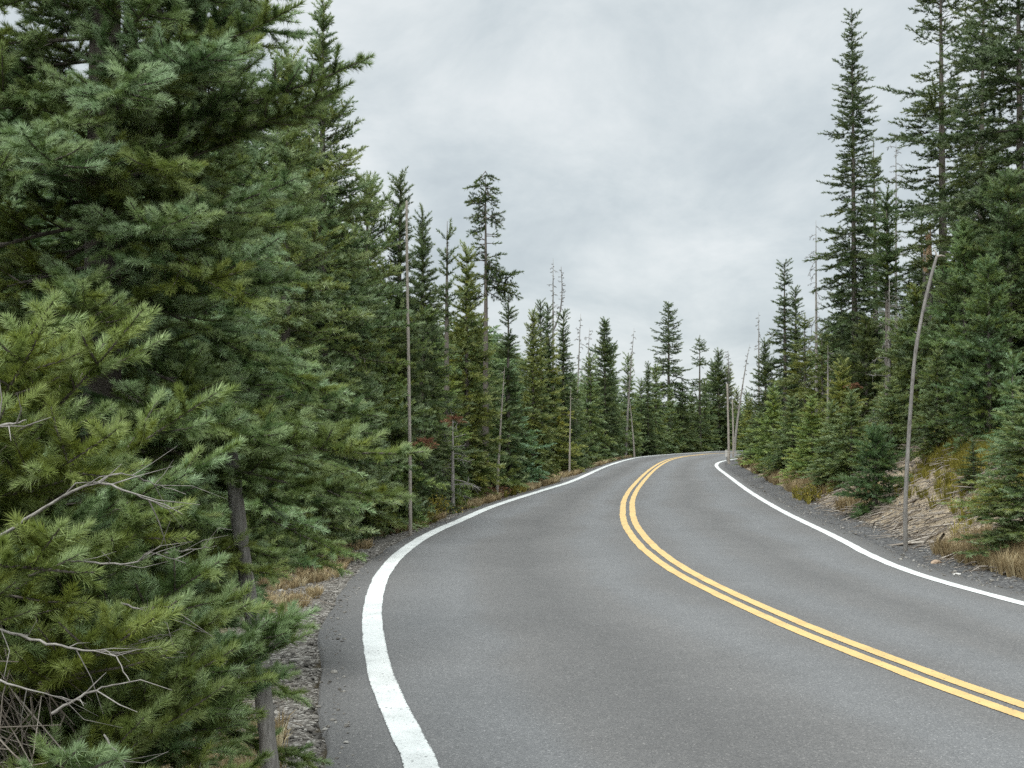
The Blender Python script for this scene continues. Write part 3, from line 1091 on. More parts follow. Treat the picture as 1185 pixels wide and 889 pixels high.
# left row, from near to far
T = [
    (330, 60, 10.5, 0.95, 'fir with a sky gap beside its top, just beyond the blue-green fir', dict(warm=0.2, shape=0.6, clear=0.3)),
    (374, 4, 13.0, 1.0, 'tall fir whose thin bare spire tops the left row against the sky', dict(warm=0.2, shape=0.7, clear=0.25, leader=0.5, e_top=45, ragged=0.3)),
    (408, 270, 13.5, 0.95, 'mid green fir squeezed in front of the tall fir with the thin spire', dict(warm=0.35, clear=0.2)),
    (424, 205, 16.0, 1.05, 'fir with loose ragged boughs just left of the tall grey snow pole', dict(warm=0.3, shape=0.7, ragged=0.35, clear=0.2)),
    (452, 400, 17.0, 0.75, 'bright green fir crown touching the tall grey snow pole from the left', dict(warm=0.45, clear=0.15, color=BRIGHT)),
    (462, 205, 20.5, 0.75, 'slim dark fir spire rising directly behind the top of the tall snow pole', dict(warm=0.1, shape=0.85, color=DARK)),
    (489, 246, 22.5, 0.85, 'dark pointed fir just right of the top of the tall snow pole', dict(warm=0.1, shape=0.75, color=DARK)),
    (500, 360, 20.5, 0.85, 'fresh green fir right of the tall snow pole, nearest the gravel edge', dict(warm=0.4, clear=0.1, color=BRIGHT)),
    (517, 256, 27.0, 0.60, 'thin see-through fir between the dark pointed fir and the tall pine', dict(warm=0.15, color=DARK, shape=0.7, gaps=0.25, leader=0.9, dens=0.8)),
    (540, 288, 28.0, 0.85, 'bushy olive fir leaning against the tall pine with a bare trunk', dict(warm=0.3, color=OLIVE, shape=0.7)),
    (556, 372, 25.0, 1.0, 'broad green fir standing in front of the tall pine with a bare trunk', dict(warm=0.25, clear=0.1)),
    (588, 338, 31.0, 0.62, 'small open spire at the right foot of the tall pine', dict(warm=0.15, color=DARK, gaps=0.15)),
    (590, 430, 27.5, 1.0, 'bluish fir with smooth drooping boughs, left of the yellow-green fir', dict(warm=0.02, tint=0.6, clear=0.1, color=BLUE)),
    (617, 362, 35.0, 0.75, 'dense fir with a blunt top beside the forked dead tree', dict(warm=0.3, shape=0.6, color=OLIVE)),
    (626, 348, 42.0, 0.45, 'needle-thin fir tip just left of the forked dead tree', dict(warm=0.1, color=DARK, shape=0.9)),
    (634, 352, 43.0, 0.42, 'needle-thin fir tip touching the forked dead tree', dict(warm=0.1, color=DARK, shape=0.9)),
    (635, 392, 33.5, 1.05, 'yellow-green fir, the brightest in the middle of the left row', dict(warm=0.65, clear=0.1, color=YELL)),
    (652, 360, 39.0, 0.85, 'dark tall fir right of the forked dead tree', dict(warm=0.08, color=DARK, shape=0.75)),
    (664, 440, 38.0, 0.9, 'green fir at the foot of the dark tall fir, beside the road', dict(warm=0.25, clear=0.1)),
    (683, 412, 42.0, 0.95, 'full green fir in the left row under the pair of thin dead tops', dict(warm=0.3, clear=0.1)),
    (700, 372, 50.0, 0.85, 'fir with a thick bent-over dark tip standing over the left row', dict(warm=0.1, color=DARK, shape=0.6, leader=0.1, tops=3)),
    (707, 402, 47.0, 0.95, 'green fir under the thick bent-over dark tip', dict(warm=0.25, clear=0.1)),
    (727, 412, 51.0, 0.9, 'green fir carrying the leaning dead top over its crown', dict(warm=0.3, clear=0.1)),
    (742, 440, 53.0, 0.9, 'low green fir right of the pale leaning dead stem', dict(warm=0.3, clear=0.1)),
    (750, 420, 62.0, 0.65, 'short pointed fir left of the tall dark spruce in the row', dict(warm=0.15, color=DARK)),
    (759, 424, 58.0, 0.9, 'green fir right beside the tall dark spruce', dict(warm=0.25, clear=0.1)),
    (790, 447, 66.0, 0.9, 'small fir just right of the tall dark spruce', dict(warm=0.2, color=DARK, clear=0.1)),
    (776, 452, 60.0, 0.95, 'green fir in front of the tall dark spruce', dict(warm=0.25, clear=0.1)),
    (800, 456, 69.0, 0.9, 'low fir left of the slim spruce near the bend', dict(warm=0.2, clear=0.1)),
]
for px, top, Y, rad, label, kw in T:
    kw = dict(kw)
    conifer(px, top, Y, rad, label, ROW if top > 355 else LBACK, **{**NARROW, **kw})

T = [
    (815, 440, 80.0, 1.1, 'fir at the end of the road, below the slim spruce', dict(warm=0.3)),
    (832, 408, 84.0, 1.35, 'broad dark fir with a double tip closing the road at the bend', dict(warm=0.15, color=DARK, shape=0.7)),
    (826, 420, 85.0, 1.2, 'shorter left partner of the broad dark fir with a double tip', dict(warm=0.15, color=DARK, shape=0.7)),
    (843, 425, 86.0, 1.1, 'dark fir behind the two thin poles at the bend', dict(warm=0.2, color=OLIVE)),
    (853, 452, 88.0, 1.1, 'low fir just right of the two thin poles at the bend', dict(warm=0.3, color=OLIVE)),
    (808, 468, 79.0, 1.1, 'low green fir where the road disappears', dict(warm=0.3)),
    (864, 455, 90.0, 1.2, 'low fir below the long leaning dead tree', dict(warm=0.3)),
]
for px, top, Y, rad, label, kw in T:
    conifer(px, top, Y, rad, label, END, **{**NARROW, **kw})

# open-crowned tall ones on the left
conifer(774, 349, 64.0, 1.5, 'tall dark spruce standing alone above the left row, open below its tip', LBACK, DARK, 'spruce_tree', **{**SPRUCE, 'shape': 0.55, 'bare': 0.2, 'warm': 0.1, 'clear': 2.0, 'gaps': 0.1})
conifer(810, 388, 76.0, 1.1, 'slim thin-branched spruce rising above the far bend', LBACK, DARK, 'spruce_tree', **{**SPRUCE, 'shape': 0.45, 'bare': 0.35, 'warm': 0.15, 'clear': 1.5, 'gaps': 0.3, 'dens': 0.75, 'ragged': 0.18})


def tall_pine():
    """bare trunk, a few tufted limbs near its top"""
    b = spot(562, 30.0)
    H = at(562, 204, 30.0)[2] - b[2]
    sp = Sprays(88, 3)
    line, rr = trunk_line(sp.rng, H, 0.085, (0.0, 0.0), 0.03)
    k = 30.0 / F
    for y, sd, L in [(206, 0.3, 0.30), (206, -0.4, 0.28), (215, -1, 0.55), (217, 1, 0.42), (222, 0.4, 0.3), (232, -1, 0.70), (231, 1, 0.5), (237, -0.7, 0.45), (250, 1, 0.62), (253, -1, 0.45), (259, -1, 0.60), (248, -0.5, 0.35), (277, 1, 0.22), (279, -0.5, 0.22), (288, -1, 0.35), (297, -1, 0.5), (300, 0.6, 0.4), (305, 1, 0.75), (311, 1, 0.55), (326, 1, 1.05), (330, 0.9, 0.9), (322, -0.8, 0.6), (335, 1, 0.7), (345, -0.7, 0.7), (318, 0.2, 0.5)]:
        z = at(562, y, 30.0)[2] - b[2]
        for q in range(3):
            d = np.array([sd, (-0.7 + 1.4 * sp.rng.random()) * (1.2 - abs(sd) * 0.6), sp.rng.normal(0.0, 0.3)])
            sp.branch(on_line(line, z + sp.rng.normal(0, 0.08)), d, L * sp.rng.uniform(0.5, 1.0), 0.35, 0.3, 0.4, 0.5, 0.25, 0.32, wood_r=0.012, up=unit(sp.rng.normal(0, 0.8, 3) + [0, 0, 0.7]))
    place_tree('pine_tree', 'tall pine with a bare trunk and a few ragged tufts, highest on the left skyline', None, b, sp, line, rr, DARK)


tall_pine()

# right side, behind
T = [
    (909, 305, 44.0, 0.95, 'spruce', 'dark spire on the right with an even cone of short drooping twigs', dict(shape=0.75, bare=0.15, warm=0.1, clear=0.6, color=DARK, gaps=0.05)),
    (886, 397, 56.0, 0.95, 'fir', 'dark fir with a blunt tip beside the dead tree near the bend', dict(warm=0.12, color=DARK, shape=0.6, clear=0.4)),
    (922, 332, 46.0, 0.6, 'fir', 'short sharp fir tip right of the dark spire', dict(warm=0.15, color=DARK)),
    (932, 365, 42.0, 1.1, 'spruce', 'loose olive spruce filling the gap between the dark spire and the tallest spruce', dict(warm=0.3, color=OLIVE, shape=0.6, clear=0.4)),
    (952, 385, 40.0, 1.0, 'spruce', 'olive spruce at the left foot of the tallest spruce', dict(warm=0.3, color=OLIVE, shape=0.7, clear=0.4)),
    (990, 10, 38.0, 1.30, 'spruce', 'tallest spruce on the right, its whole narrow crown clear against the sky', dict(shape=0.62, bare=0.3, warm=0.15, clear=2.2, color=DARK, gaps=0.04, dens=0.95, trunk_r=0.11, ragged=0.22, droop=0.5, width=0.42)),
    (1014, 160, 42.0, 1.0, 'spruce', 'thin spruce standing close behind the tallest spruce', dict(shape=0.55, bare=0.3, warm=0.12, clear=2.0, color=DARK, gaps=0.25)),
    (1028, 226, 29.0, 0.95, 'fir', 'deep green fir with a bare lower trunk, in front of the tallest spruce', dict(shape=0.75, warm=0.15, clear=3.6, color=(0.72, 0.76, 0.68), tint=0.45, trunk_r=0.085)),
    (1094, -75, 31.0, 1.75, 'spruce', 'huge spruce with long heavy limbs and a thick trunk against the sky', dict(shape=0.35, bare=0.38, warm=0.22, clear=2.6, color=DARK, gaps=0.10, dens=0.75, trunk_r=0.15, whorl=0.30, ragged=0.32, droop=0.4, lift=0.5, width=0.42)),
    (1068, 235, 36.0, 0.8, 'spruce', 'dark spruce behind the broken orange stump', dict(warm=0.12, color=DARK, shape=0.6, clear=1.0)),
    (1184, -120, 25.0, 1.75, 'spruce', 'dark heavy spruce cut by the right border of the picture', dict(shape=0.4, bare=0.2, warm=0.12, clear=1.5, color=DARK, gaps=0.05, trunk_r=0.12, droop=0.55, hang=0.2, lod=3)),
    (1170, 200, 22.0, 1.15, 'fir', 'dense green fir below the dark heavy spruce at the right border', dict(color=(0.75, 0.8, 0.75), warm=0.2, shape=0.65, clear=0.4, lod=2)),
    (1118, 258, 22.5, 0.98, 'fir', 'mid green fir with long flat boughs and a pale trunk, right of the leaning pole', dict(warm=0.25, shape=0.62, clear=0.8, gaps=0.05, ragged=0.3, color=(1.0, 1.1, 1.0))),
    (1062, 335, 27.0, 1.15, 'fir', 'green fir behind the leaning pole, under the broken stump', dict(warm=0.3, shape=0.6, clear=0.4)),
    (1085, 405, 21.5, 0.6, 'fir', 'lighter green fir just right of the leaning pole', dict(warm=0.4, clear=0.3)),
    (975, 330, 43.0, 1.3, 'spruce', 'dark spruce filling the lower left side of the tallest spruce', dict(warm=0.12, color=DARK, shape=0.5, clear=0.8)),
    (1003, 370, 34.0, 1.1, 'fir', 'shaded fir between the tallest spruce and the fir with a bare lower trunk', dict(warm=0.2, color=DARK, shape=0.6, clear=0.4)),
    (1046, 390, 30.0, 1.0, 'fir', 'shaded fir right of the fir with a bare lower trunk', dict(warm=0.25, color=OLIVE, shape=0.6, clear=0.4)),
    (1098, 322, 25.0, 0.62, 'fir', 'slim dark fir standing between the leaning pole and the pale-trunked fir', dict(warm=0.15, color=DARK, shape=0.8, clear=0.3)),
    (1143, 232, 25.5, 0.75, 'fir', 'slim dark fir in front of the half-dead spruce with the bare trunk', dict(warm=0.12, color=DARK, shape=0.8, clear=0.4, ragged=0.35)),
    (1145, 300, 20.0, 0.8, 'fir', 'dim green fir above the little fir at the right border', dict(warm=0.2, shape=0.7, clear=0.3, color=(0.85, 0.95, 0.9))),
]
for px, top, Y, rad, kind, label, kw in T:
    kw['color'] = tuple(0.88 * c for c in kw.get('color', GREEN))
    conifer(px, top, Y, rad, label, RBACK, name=kind + '_tree', **{**(SPRUCE if kind == 'spruce' else NARROW), **kw})

# the bare-trunked pine beside the huge spruce
b = spot(1133, 28.5)
H = at(1133, -60, 28.5)[2] - b[2]
sp, line, rr = grow_fir(905, H, 1.25, 3, **{**SPRUCE, 'shape': 0.3, 'bare': 0.5, 'warm': 0.2, 'clear': 4.0, 'gaps': 0.35, 'dens': 0.5, 'trunk_r': 0.11, 'lean': (0.25, 0)})
dl = dead_crown(np.random.default_rng(3), line, H, 5.0, 26, 1.2, 0.5, rmin=0.010, grouped=True)
place_tree('spruce_tree', 'half-dead spruce with a bare grey trunk, between the huge spruce and the right border', RBACK, b, sp, line, rr, DARK, dead_lines=dl)

# right verge, near to far
T = [
    (1192, 452, 13.6, 0.85, 'bushy green fir cut by the right border at the foot of the bank', dict(warm=0.25, tint=0.52, clear=0.1)),
    (1172, 418, 17.0, 0.45, 'little fir with a neat pointed top on the bank by the right border', dict(warm=0.1, tint=0.55, clear=0.1, color=(0.9, 1.0, 1.0))),
    (1126, 512, 18.0, 0.30, 'knee-high dark fir at the top of the bare earth bank', dict(warm=0.1, clear=0.05, color=DARK)),
    (1013, 494, 20.5, 0.66, 'small dark fir on the edge of the verge, left of the leaning pole', dict(warm=0.05, clear=0.08, color=(0.58, 0.68, 0.6), ragged=0.3, shape=0.55, dens=1.5, seed=77)),
    (1032, 440, 24.0, 0.7, 'pale green fir behind the small dark fir on the verge', dict(warm=0.4, clear=0.1)),
    (985, 455, 26.0, 0.7, 'grey-green fir left of the small dark fir on the verge', dict(warm=0.3, clear=0.1)),
    (963, 470, 27.0, 0.75, 'green fir above the yellow-flowering weeds', dict(warm=0.25, clear=0.1)),
    (940, 462, 31.0, 0.8, 'bright green young pine leaning over the verge, above the dry grass', dict(warm=0.45, clear=0.15, color=BRIGHT, ragged=0.35)),
    (975, 420, 31.0, 0.9, 'yellowish fir with a rust-red tuft on it', dict(warm=0.5, clear=0.1, color=YELL)),
    (917, 462, 35.0, 0.85, 'green pine with several short tips on the verge', dict(warm=0.3, clear=0.1, ragged=0.35)),
    (895, 450, 40.0, 0.85, 'light green fir on the verge below the dark spire', dict(warm=0.4, clear=0.1, color=BRIGHT)),
    (880, 478, 43.0, 0.85, 'rounded green fir on the verge, third from the bend', dict(warm=0.35, clear=0.1)),
    (868, 462, 52.0, 0.95, 'yellow-green young pine on the verge next to the bend', dict(warm=0.55, clear=0.1, color=YELL)),
    (866, 492, 46.5, 0.8, 'low bright green pine bush on the inner corner of the bend', dict(warm=0.5, clear=0.05, color=BRIGHT, shape=0.5)),
    (905, 500, 34.5, 0.7, 'low dark fir tucked under the pine with several short tips', dict(warm=0.15, clear=0.05, color=DARK)),
]
for px, top, Y, rad, label, kw in T:
    conifer(px, top, Y, rad, label, VERGE, **{**NARROW, **kw})


# ------------------------------------------------------------------ dead trees
def dead_tree(px, top, Y, r0, label, z0f=0.45, n=24, L0=0.9, droop=0.6, lean_px=0, fork=False, bark=None, seed=1, fine=True, group=SNAG):
    """lean_px: how far (photo pixels) the top stands right of the foot"""
    b, Y, _r = off_road(px - lean_px, Y, 0.35)
    tip = at(px, top, Y) - b
    H = tip[2]
    rng = np.random.default_rng(seed)
    line, rr = trunk_line(rng, H, r0, (tip[0], 0), 0.035)
    rmin = 0.00019 * Y
    lines = dead_crown(rng, line, H, H * z0f, n, L0, droop, fine, rmin)
    if fork:
        z1 = H * 0.66
        p = on_line(line, z1)
        k = np.array([p + np.array([0, 0, 0]), p + np.array([0.12, 0, 0.25]), p + np.array([0.26, 0, 0.7]), p + np.array([0.33, 0, 1.4]), p + np.array([0.30, 0, H * 0.96 - z1])])
        lines.append((smooth_line(k, 4), np.linspace(r0 * 0.55, 0.008, 17)))
        l2 = smooth_line(k, 6)
        l2 = l2[np.argsort(l2[:, 2])]
        lines += dead_crown(rng, l2, H * 0.96, z1 + 0.5, n, L0 * 0.8, droop, fine, rmin)
    t = empty('dead_tree', b)
    tag(t, label, 'dead tree', group)
    link('trunk', tube_mesh('trunk', [(line, rr)], bark or M_DEADWOOD, 7), t)
    if lines:
        link('crown', tube_mesh('crown', lines, M_STAKE if bark is None else bark, 4), t)
    return t


dead_tree(640, 299, 47.0, 0.075, 'forked dead tree with two bare twiggy tops above the left row', 0.62, 34, 0.62, 0.3, fork=True, seed=4)
dead_tree(672, 363, 53.0, 0.055, 'thin dead tree with a crooked bare top, left of the thick bent-over dark tip', 0.55, 22, 0.7, 0.5, lean_px=6, seed=5)
dead_tree(682, 380, 55.0, 0.055, 'second thin dead tree with arching twigs, touching the crooked one', 0.6, 20, 0.75, 0.8, lean_px=4, seed=6)
dead_tree(734, 380, 62.0, 0.065, 'dead tree leaning right with fine drooping twigs over the left row', 0.5, 24, 0.6, 0.7, lean_px=10, seed=7)
dead_tree(843, 405, 84.0, 0.08, 'dead tree with a feathery bare top among the firs at the bend', 0.5, 40, 0.95, 0.5, seed=8)
dead_tree(868, 398, 74.0, 0.085, 'dead tree leaning far to the right beside the bend', 0.35, 22, 0.6, 0.6, lean_px=18, seed=9)
dead_tree(878, 361, 60.0, 0.10, 'straight dead tree with short bare branches right of the leaning one', 0.25, 44, 0.7, 0.6, seed=10)
dead_tree(944, 255, 41.0, 0.07, 'slender dead tree with drooping bare twigs, left of the tallest spruce', 0.3, 24, 1.0, 1.2, lean_px=-1, seed=11)
dead_tree(1037, 160, 40.0, 0.075, 'dead tree with a twiggy bare crown between the two biggest spruces', 0.35, 50, 1.15, 0.5, seed=12)
dead_tree(1029, 322, 27.5, 0.06, 'pale dead trunk side by side with the fir with a bare lower trunk', 0.2, 26, 0.9, 0.9, seed=13)
dead_tree(1000, 355, 40.0, 0.055, 'thin dead trunk in the shade below the tallest spruce', 0.3, 14, 0.7, 0.7, seed=14, lean_px=3)
dead_tree(958, 400, 33.0, 0.055, 'thin dead trunk standing among the verge firs below the slender dead tree', 0.35, 14, 0.6, 0.7, seed=15)
dead_tree(584, 425, 29.5, 0.034, 'pale dead stem leaning right in front of the broad green fir', 0.6, 5, 0.3, 0.5, lean_px=9, seed=16, bark=M_PALE)
dead_tree(661, 448, 42.0, 0.034, 'short pale dead stem in front of the dark tall fir', 0.6, 4, 0.25, 0.5, seed=17, bark=M_PALE, lean_px=2)
dead_tree(727, 450, 56.0, 0.045, 'pale leaning dead stem in the left row under the leaning dead tree', 0.8, 4, 0.25, 0.5, seed=18, bark=M_PALE, lean_px=-7)
dead_tree(524, 480, 20.3, 0.045, 'short dead tree with a tuft of rust-red needles beside the left roadside', 0.12, 22, 0.75, 0.3, seed=19)


def red_tuft(px, py, Y, label):
    sp = Sprays(int(px), 2)
    p = at(px, py, Y)
    for k in range(5):
        a = sp.rng.random() * 6.28
        sp.branch(np.zeros(3), (math.cos(a), math.sin(a), -0.35 + 0.5 * sp.rng.random()), 0.13, 0.3, 0.0, 0.1, 0.5, 0.5, 0.5)
    o = link('dead_needle_tuft', sp.foliage('dead_needle_tuft', M_RED), None, p)
    tag(o, label, 'dead branch', 'rust-red tufts of dead needles')


red_tuft(526, 484, 20.2, 'rust-red needle tuft at the top of the short dead tree')
red_tuft(988, 445, 30.0, 'rust-red needle tuft on the yellowish fir of the right verge')
red_tuft(492, 511, 18.9, 'rust-red needle tuft low beside the tall grey snow pole')


def broken_stump():
    b = spot(1075, 31.0)
    H = at(1075, 296, 31.0)[2] - b[2]
    rng = np.random.default_rng(2)
    line, rr = trunk_line(rng, H, 0.13, (0, 0), 0.02)
    rr = np.linspace(0.15, 0.105, len(rr))
    t = empty('broken_trunk', b)
    tag(t, 'broken-off trunk with a splintered orange top, left of the huge spruce', 'dead tree')
    link('trunk', tube_mesh('trunk', [(line, rr)], M_DEADWOOD, 9), t)
    top = line[-1]
    sl = []
    for k in range(14):
        a = rng.random() * 6.28
        q = top + np.array([math.cos(a) * 0.07, math.sin(a) * 0.07, -0.5 * rng.random()])
        h = rng.uniform(0.25, 0.75) * (1.2 if math.cos(a) > 0 else 0.7)
        sl.append((np.array([q, q + [0, 0, h * 0.6], q + [rng.normal(0, 0.03), 0, h]]), np.array([0.05, 0.035, 0.006])))
    link('splintered_top', tube_mesh('splintered_top', sl, M_BROKEN, 5), t)


broken_stump()


# ------------------------------------------------------------------ snow poles
def pole(pts, r, label, mat, knots=True, name='snow_pole', sides=10, extra=None):
    w = smooth_line(np.array(pts), 6)
    t = empty(name, w[0])
    tag(t, label, 'pole', 'wooden snow poles along the road')
    rng = np.random.default_rng(int(abs(w[0][0]) * 1000))
    n = len(w)
    rad = np.linspace(r, r * 0.6, n) * (1 + rng.normal(0, 0.04, n))
    link('shaft', tube_mesh('shaft', [(w - w[0], rad)], mat, sides), t)
    if knots:
        for k in range(int(knots)):
            i = rng.integers(1, n - 1)
            a = rng.random() * 6.28
            p = w[i] - w[0] + np.array([math.cos(a), math.sin(a), 0]) * rad[i] * 0.8
            d = np.array([math.cos(a), math.sin(a), 0.5])
            link('knot', tube_mesh('knot', [(np.array([p, p + d * r * 0.9]), np.array([r * 0.35, r * 0.2]))], mat, 6), t)
    if extra:
        extra(t, w)
    return t


def px_pole(base_px, base_py, pts, z0=0.0, **kw):
    """pole whose foot meets the ground at a photo pixel"""
    g = ground_pt(base_px, base_py, 0.0)
    for _ in range(3):
        g = ground_pt(base_px, base_py, gz(*g))
    Y = g[1]
    P = [np.array([g[0], Y, gz(*g) - 0.2])]
    for (x, y, dy) in pts:
        P.append(at(x, y, Y + dy))
    return pole(P, **kw)


px_pole(475, 620, [(474.5, 540, 0), (473, 430, 0), (471, 300, 0), (470.5, 233, 0)], r=0.029, label='tall straight grey snow pole standing by the left white line', mat=M_PALE)
b = ground_pt(330, 1012, -0.06)
pole([np.array([b[0] + 0.02, b[1], -0.25]), at(318, 950, b[1]), at(304, 800, b[1]), at(281, 640, b[1]), at(264, 500, b[1]), at(262, 466, b[1])], 0.037, 'thick rough-barked stake leaning in the gravel shoulder between the fir boughs', M_STAKE, knots=7, sides=14)


def fork(t, w):
    d = w[-1] - w[0]
    ls = [(np.array([d, d + [0.06, 0, 0.015], d + [0.11, 0, 0.0]]), np.array([0.018, 0.012, 0.006])),
          (np.array([d, d + [-0.01, 0, 0.05], d + [-0.04, 0, 0.10]]), np.array([0.016, 0.009, 0.005]))]
    link('forked_tip', tube_mesh('forked_tip', ls, M_PALE, 6), t)


px_pole(1048, 638, [(1048, 580, 0), (1052, 500, 0), (1058, 420, 0), (1066, 370, 0), (1077, 322, 0), (1084, 297, 0)], r=0.029, label='crooked bare pole leaning right at the foot of the earth bank', mat=M_STAKE, extra=fork)
px_pole(843.5, 537, [(843, 500, 0), (841.5, 445, 0)], r=0.055, label='taller of two thin straight poles at the far bend', mat=M_PALE, knots=0)
px_pole(848.5, 531, [(848.5, 500, 0), (847.5, 463, 0)], r=0.05, label='shorter of two thin straight poles at the far bend', mat=M_PALE, knots=0)


def marker_post():
    g = ground_pt(841.5, 533.5, 0)
    t = empty('marker_post', (g[0], g[1], gz(*g)))
    tag(t, 'short grey marker post at the foot of the two thin poles', 'marker post')
    h = 0.55
    v = np.array([[-.03, -.02, -.2], [.03, -.02, -.2], [.03, .02, -.2], [-.03, .02, -.2], [-.03, -.02, h], [.03, -.02, h], [.03, .02, h], [-.03, .02, h]])
    f = np.array([[0, 1, 5, 4], [1, 2, 6, 5], [2, 3, 7, 6], [3, 0, 4, 7], [4, 5, 6, 7]])
    link('post', mesh_np('post', v, f, M_STAKE), t)
    v2 = np.array([[-.10, -.027, h - .30], [.10, -.027, h - .30], [.10, -.023, h - .30], [-.10, -.023, h - .30], [-.10, -.027, h - .02], [.10, -.027, h - .02], [.10, -.023, h - .02], [-.10, -.023, h - .02]])
    link('plate', mesh_np('plate', v2, np.vstack([f, [[3, 2, 1, 0]]]), M_ROCK, {'tint': np.full(6, 0.5)}), t)


marker_post()


# ------------------------------------------------------------------ far woods: one mass behind the single trees
def woods():
    sil = np.array([(-400, 60), (0, 60), (330, 160), (440, 345), (500, 372), (560, 372), (600, 412), (650, 425), (700, 442), (760, 462), (850, 478), (870, 462), (900, 440), (940, 405), (980, 372), (1040, 372), (1100, 320), (1185, 230), (1500, 100)], float)
    lib = []
    for k in range(8):
        sp, line, rr = grow_fir(700 + k, 8.0, 1.15, 4, shape=0.8, clear=0.6, bare=0.1, warm=0.22, tint=0.4, dens=1.1)
        me = sp.foliage('w')
        n = len(me.vertices)
        co = np.empty(n * 3, np.float32)
        me.vertices.foreach_get('co', co)
        t = np.empty(len(me.polygons), np.float32)
        me.attributes['tint'].data.foreach_get('value', t)
        w = np.empty(len(me.polygons), np.float32)
        me.attributes['warm'].data.foreach_get('value', w)
        bpy.data.meshes.remove(me)
        v, q = tubes([(line, rr * 0.8)], 5)
        tri = np.concatenate([q[:, [0, 1, 2]], q[:, [0, 2, 3]]])
        co = np.concatenate([co.reshape(-1, 3), v[tri].reshape(-1, 3)])
        lib.append((co, np.concatenate([t, np.zeros(len(tri))]), np.concatenate([w, np.full(len(tri), 0.3)])))
    rng = np.random.default_rng(9)
    pts = []
    cand = rng.uniform([-24, 9], [62, 118], (14000, 2))
    dl = -line_dist(L_LINE, cand)
    dr = line_dist(R_LINE, cand)
    n = 0
    for (x, y), a, c in zip(cand, dl, dr):
        if n > 620:
            break
        d = a if a > 0 else c if c > 0 else -1
        if d < 3.2 or d > 26:
            continue
        if a < 0 and c > 0 and d < 4.2:
            continue
        if abs(x) > y * 0.55 + 4:
            continue
        if any((x - p[0]) ** 2 + (y - p[1]) ** 2 < (1.7 if d < 9 else 2.6) ** 2 for p in pts):
            continue
        pts.append((x, y))
        n += 1
    V, T_, W = [], [], []
    pts = np.array(pts)
    z = terrain(pts)[0]
    for (x, y), zz in zip(pts, z):
        px = CX + x / y * F
        lim = np.interp(px, sil[:, 0], sil[:, 1])
        top = EYE + (HOR - lim) * y / F
        H = (top - zz) * rng.uniform(0.72, 1.0)
        H = min(H, 15)
        if H < 1.2:
            continue
        co, t, w = lib[rng.integers(8)]
        a = rng.random() * 6.28
        s = H / 8.0
        wd = min(max(1.15, 1.15 / s), 2.0) * rng.uniform(0.85, 1.15)
        m = np.array([[math.cos(a), -math.sin(a), 0], [math.sin(a), math.cos(a), 0], [0, 0, 1]])
        V.append((co * np.array([wd, wd, 1]) * s) @ m.T + np.array([x, y, zz]))
        T_.append(np.clip(t + rng.normal(0, 0.05), 0, 1))
        W.append(np.clip(w + rng.normal(0, 0.12), 0, 1))
    V = np.concatenate(V)
    me = mesh_np('far_woods', V, np.arange(len(V)).reshape(-1, 3), M_NEEDLE, {'tint': np.concatenate(T_), 'warm': np.concatenate(W)})
    o = link('far_woods', me)
    o.color = (0.8, 0.85, 0.85, 1)
    tag(o, 'deep conifer woods filling the background behind the roadside trees', 'woods', kind='stuff')


woods()


# ------------------------------------------------------------------ small stuff on the ground
def scatter_tris(name, pts, make, mat, label, cat, rng):
    V, F_, T_, b = [], [], [], 0
    for p in pts:
        v, f = make(p)
        V.append(v)
        F_.append(f + b)
        T_.append(np.full(len(f), rng.random()))
        b += len(v)
    me = mesh_np(name, np.concatenate(V), np.concatenate(F_), mat, {'tint': np.concatenate(T_)})
    return tag(link(name, me), label, cat, kind='stuff')


ICO_V = None


def ico():
    global ICO_V
    if ICO_V is None:
        g = (1 + 5 ** 0.5) / 2
        v = np.array([(-1, g, 0), (1, g, 0), (-1, -g, 0), (1, -g, 0), (0, -1, g), (0, 1, g), (0, -1, -g), (0, 1, -g), (g, 0, -1), (g, 0, 1), (-g, 0, -1), (-g, 0, 1)], float)
        v /= np.linalg.norm(v[0])
        f = np.array([(0, 11, 5), (0, 5, 1), (0, 1, 7), (0, 7, 10), (0, 10, 11), (1, 5, 9), (5, 11, 4), (11, 10, 2), (10, 7, 6), (7, 1, 8), (3, 9, 4), (3, 4, 2), (3, 2, 6), (3, 6, 8), (3, 8, 9), (4, 9, 5), (2, 4, 11), (6, 2, 10), (8, 6, 7), (9, 8, 1)])
        ICO_V = (v, f)
    return ICO_V


def along(line, off0, off1, y0, y1, n, rng, side=1, power=1.0):
    """random plan points beside a line"""
    p = resample(line, 0.05)
    nr = normals2(p) * side
    ok = np.where((p[:, 1] > y0) & (p[:, 1] < y1) & (p[:, 0] < 40))[0]
    w = 1.0 / np.maximum(p[ok, 1], 2.0) ** power
    i = rng.choice(ok, n, p=w / w.sum())
    o = off0 + (off1 - off0) * rng.random(n)
    return p[i] + nr[i] * o[:, None]


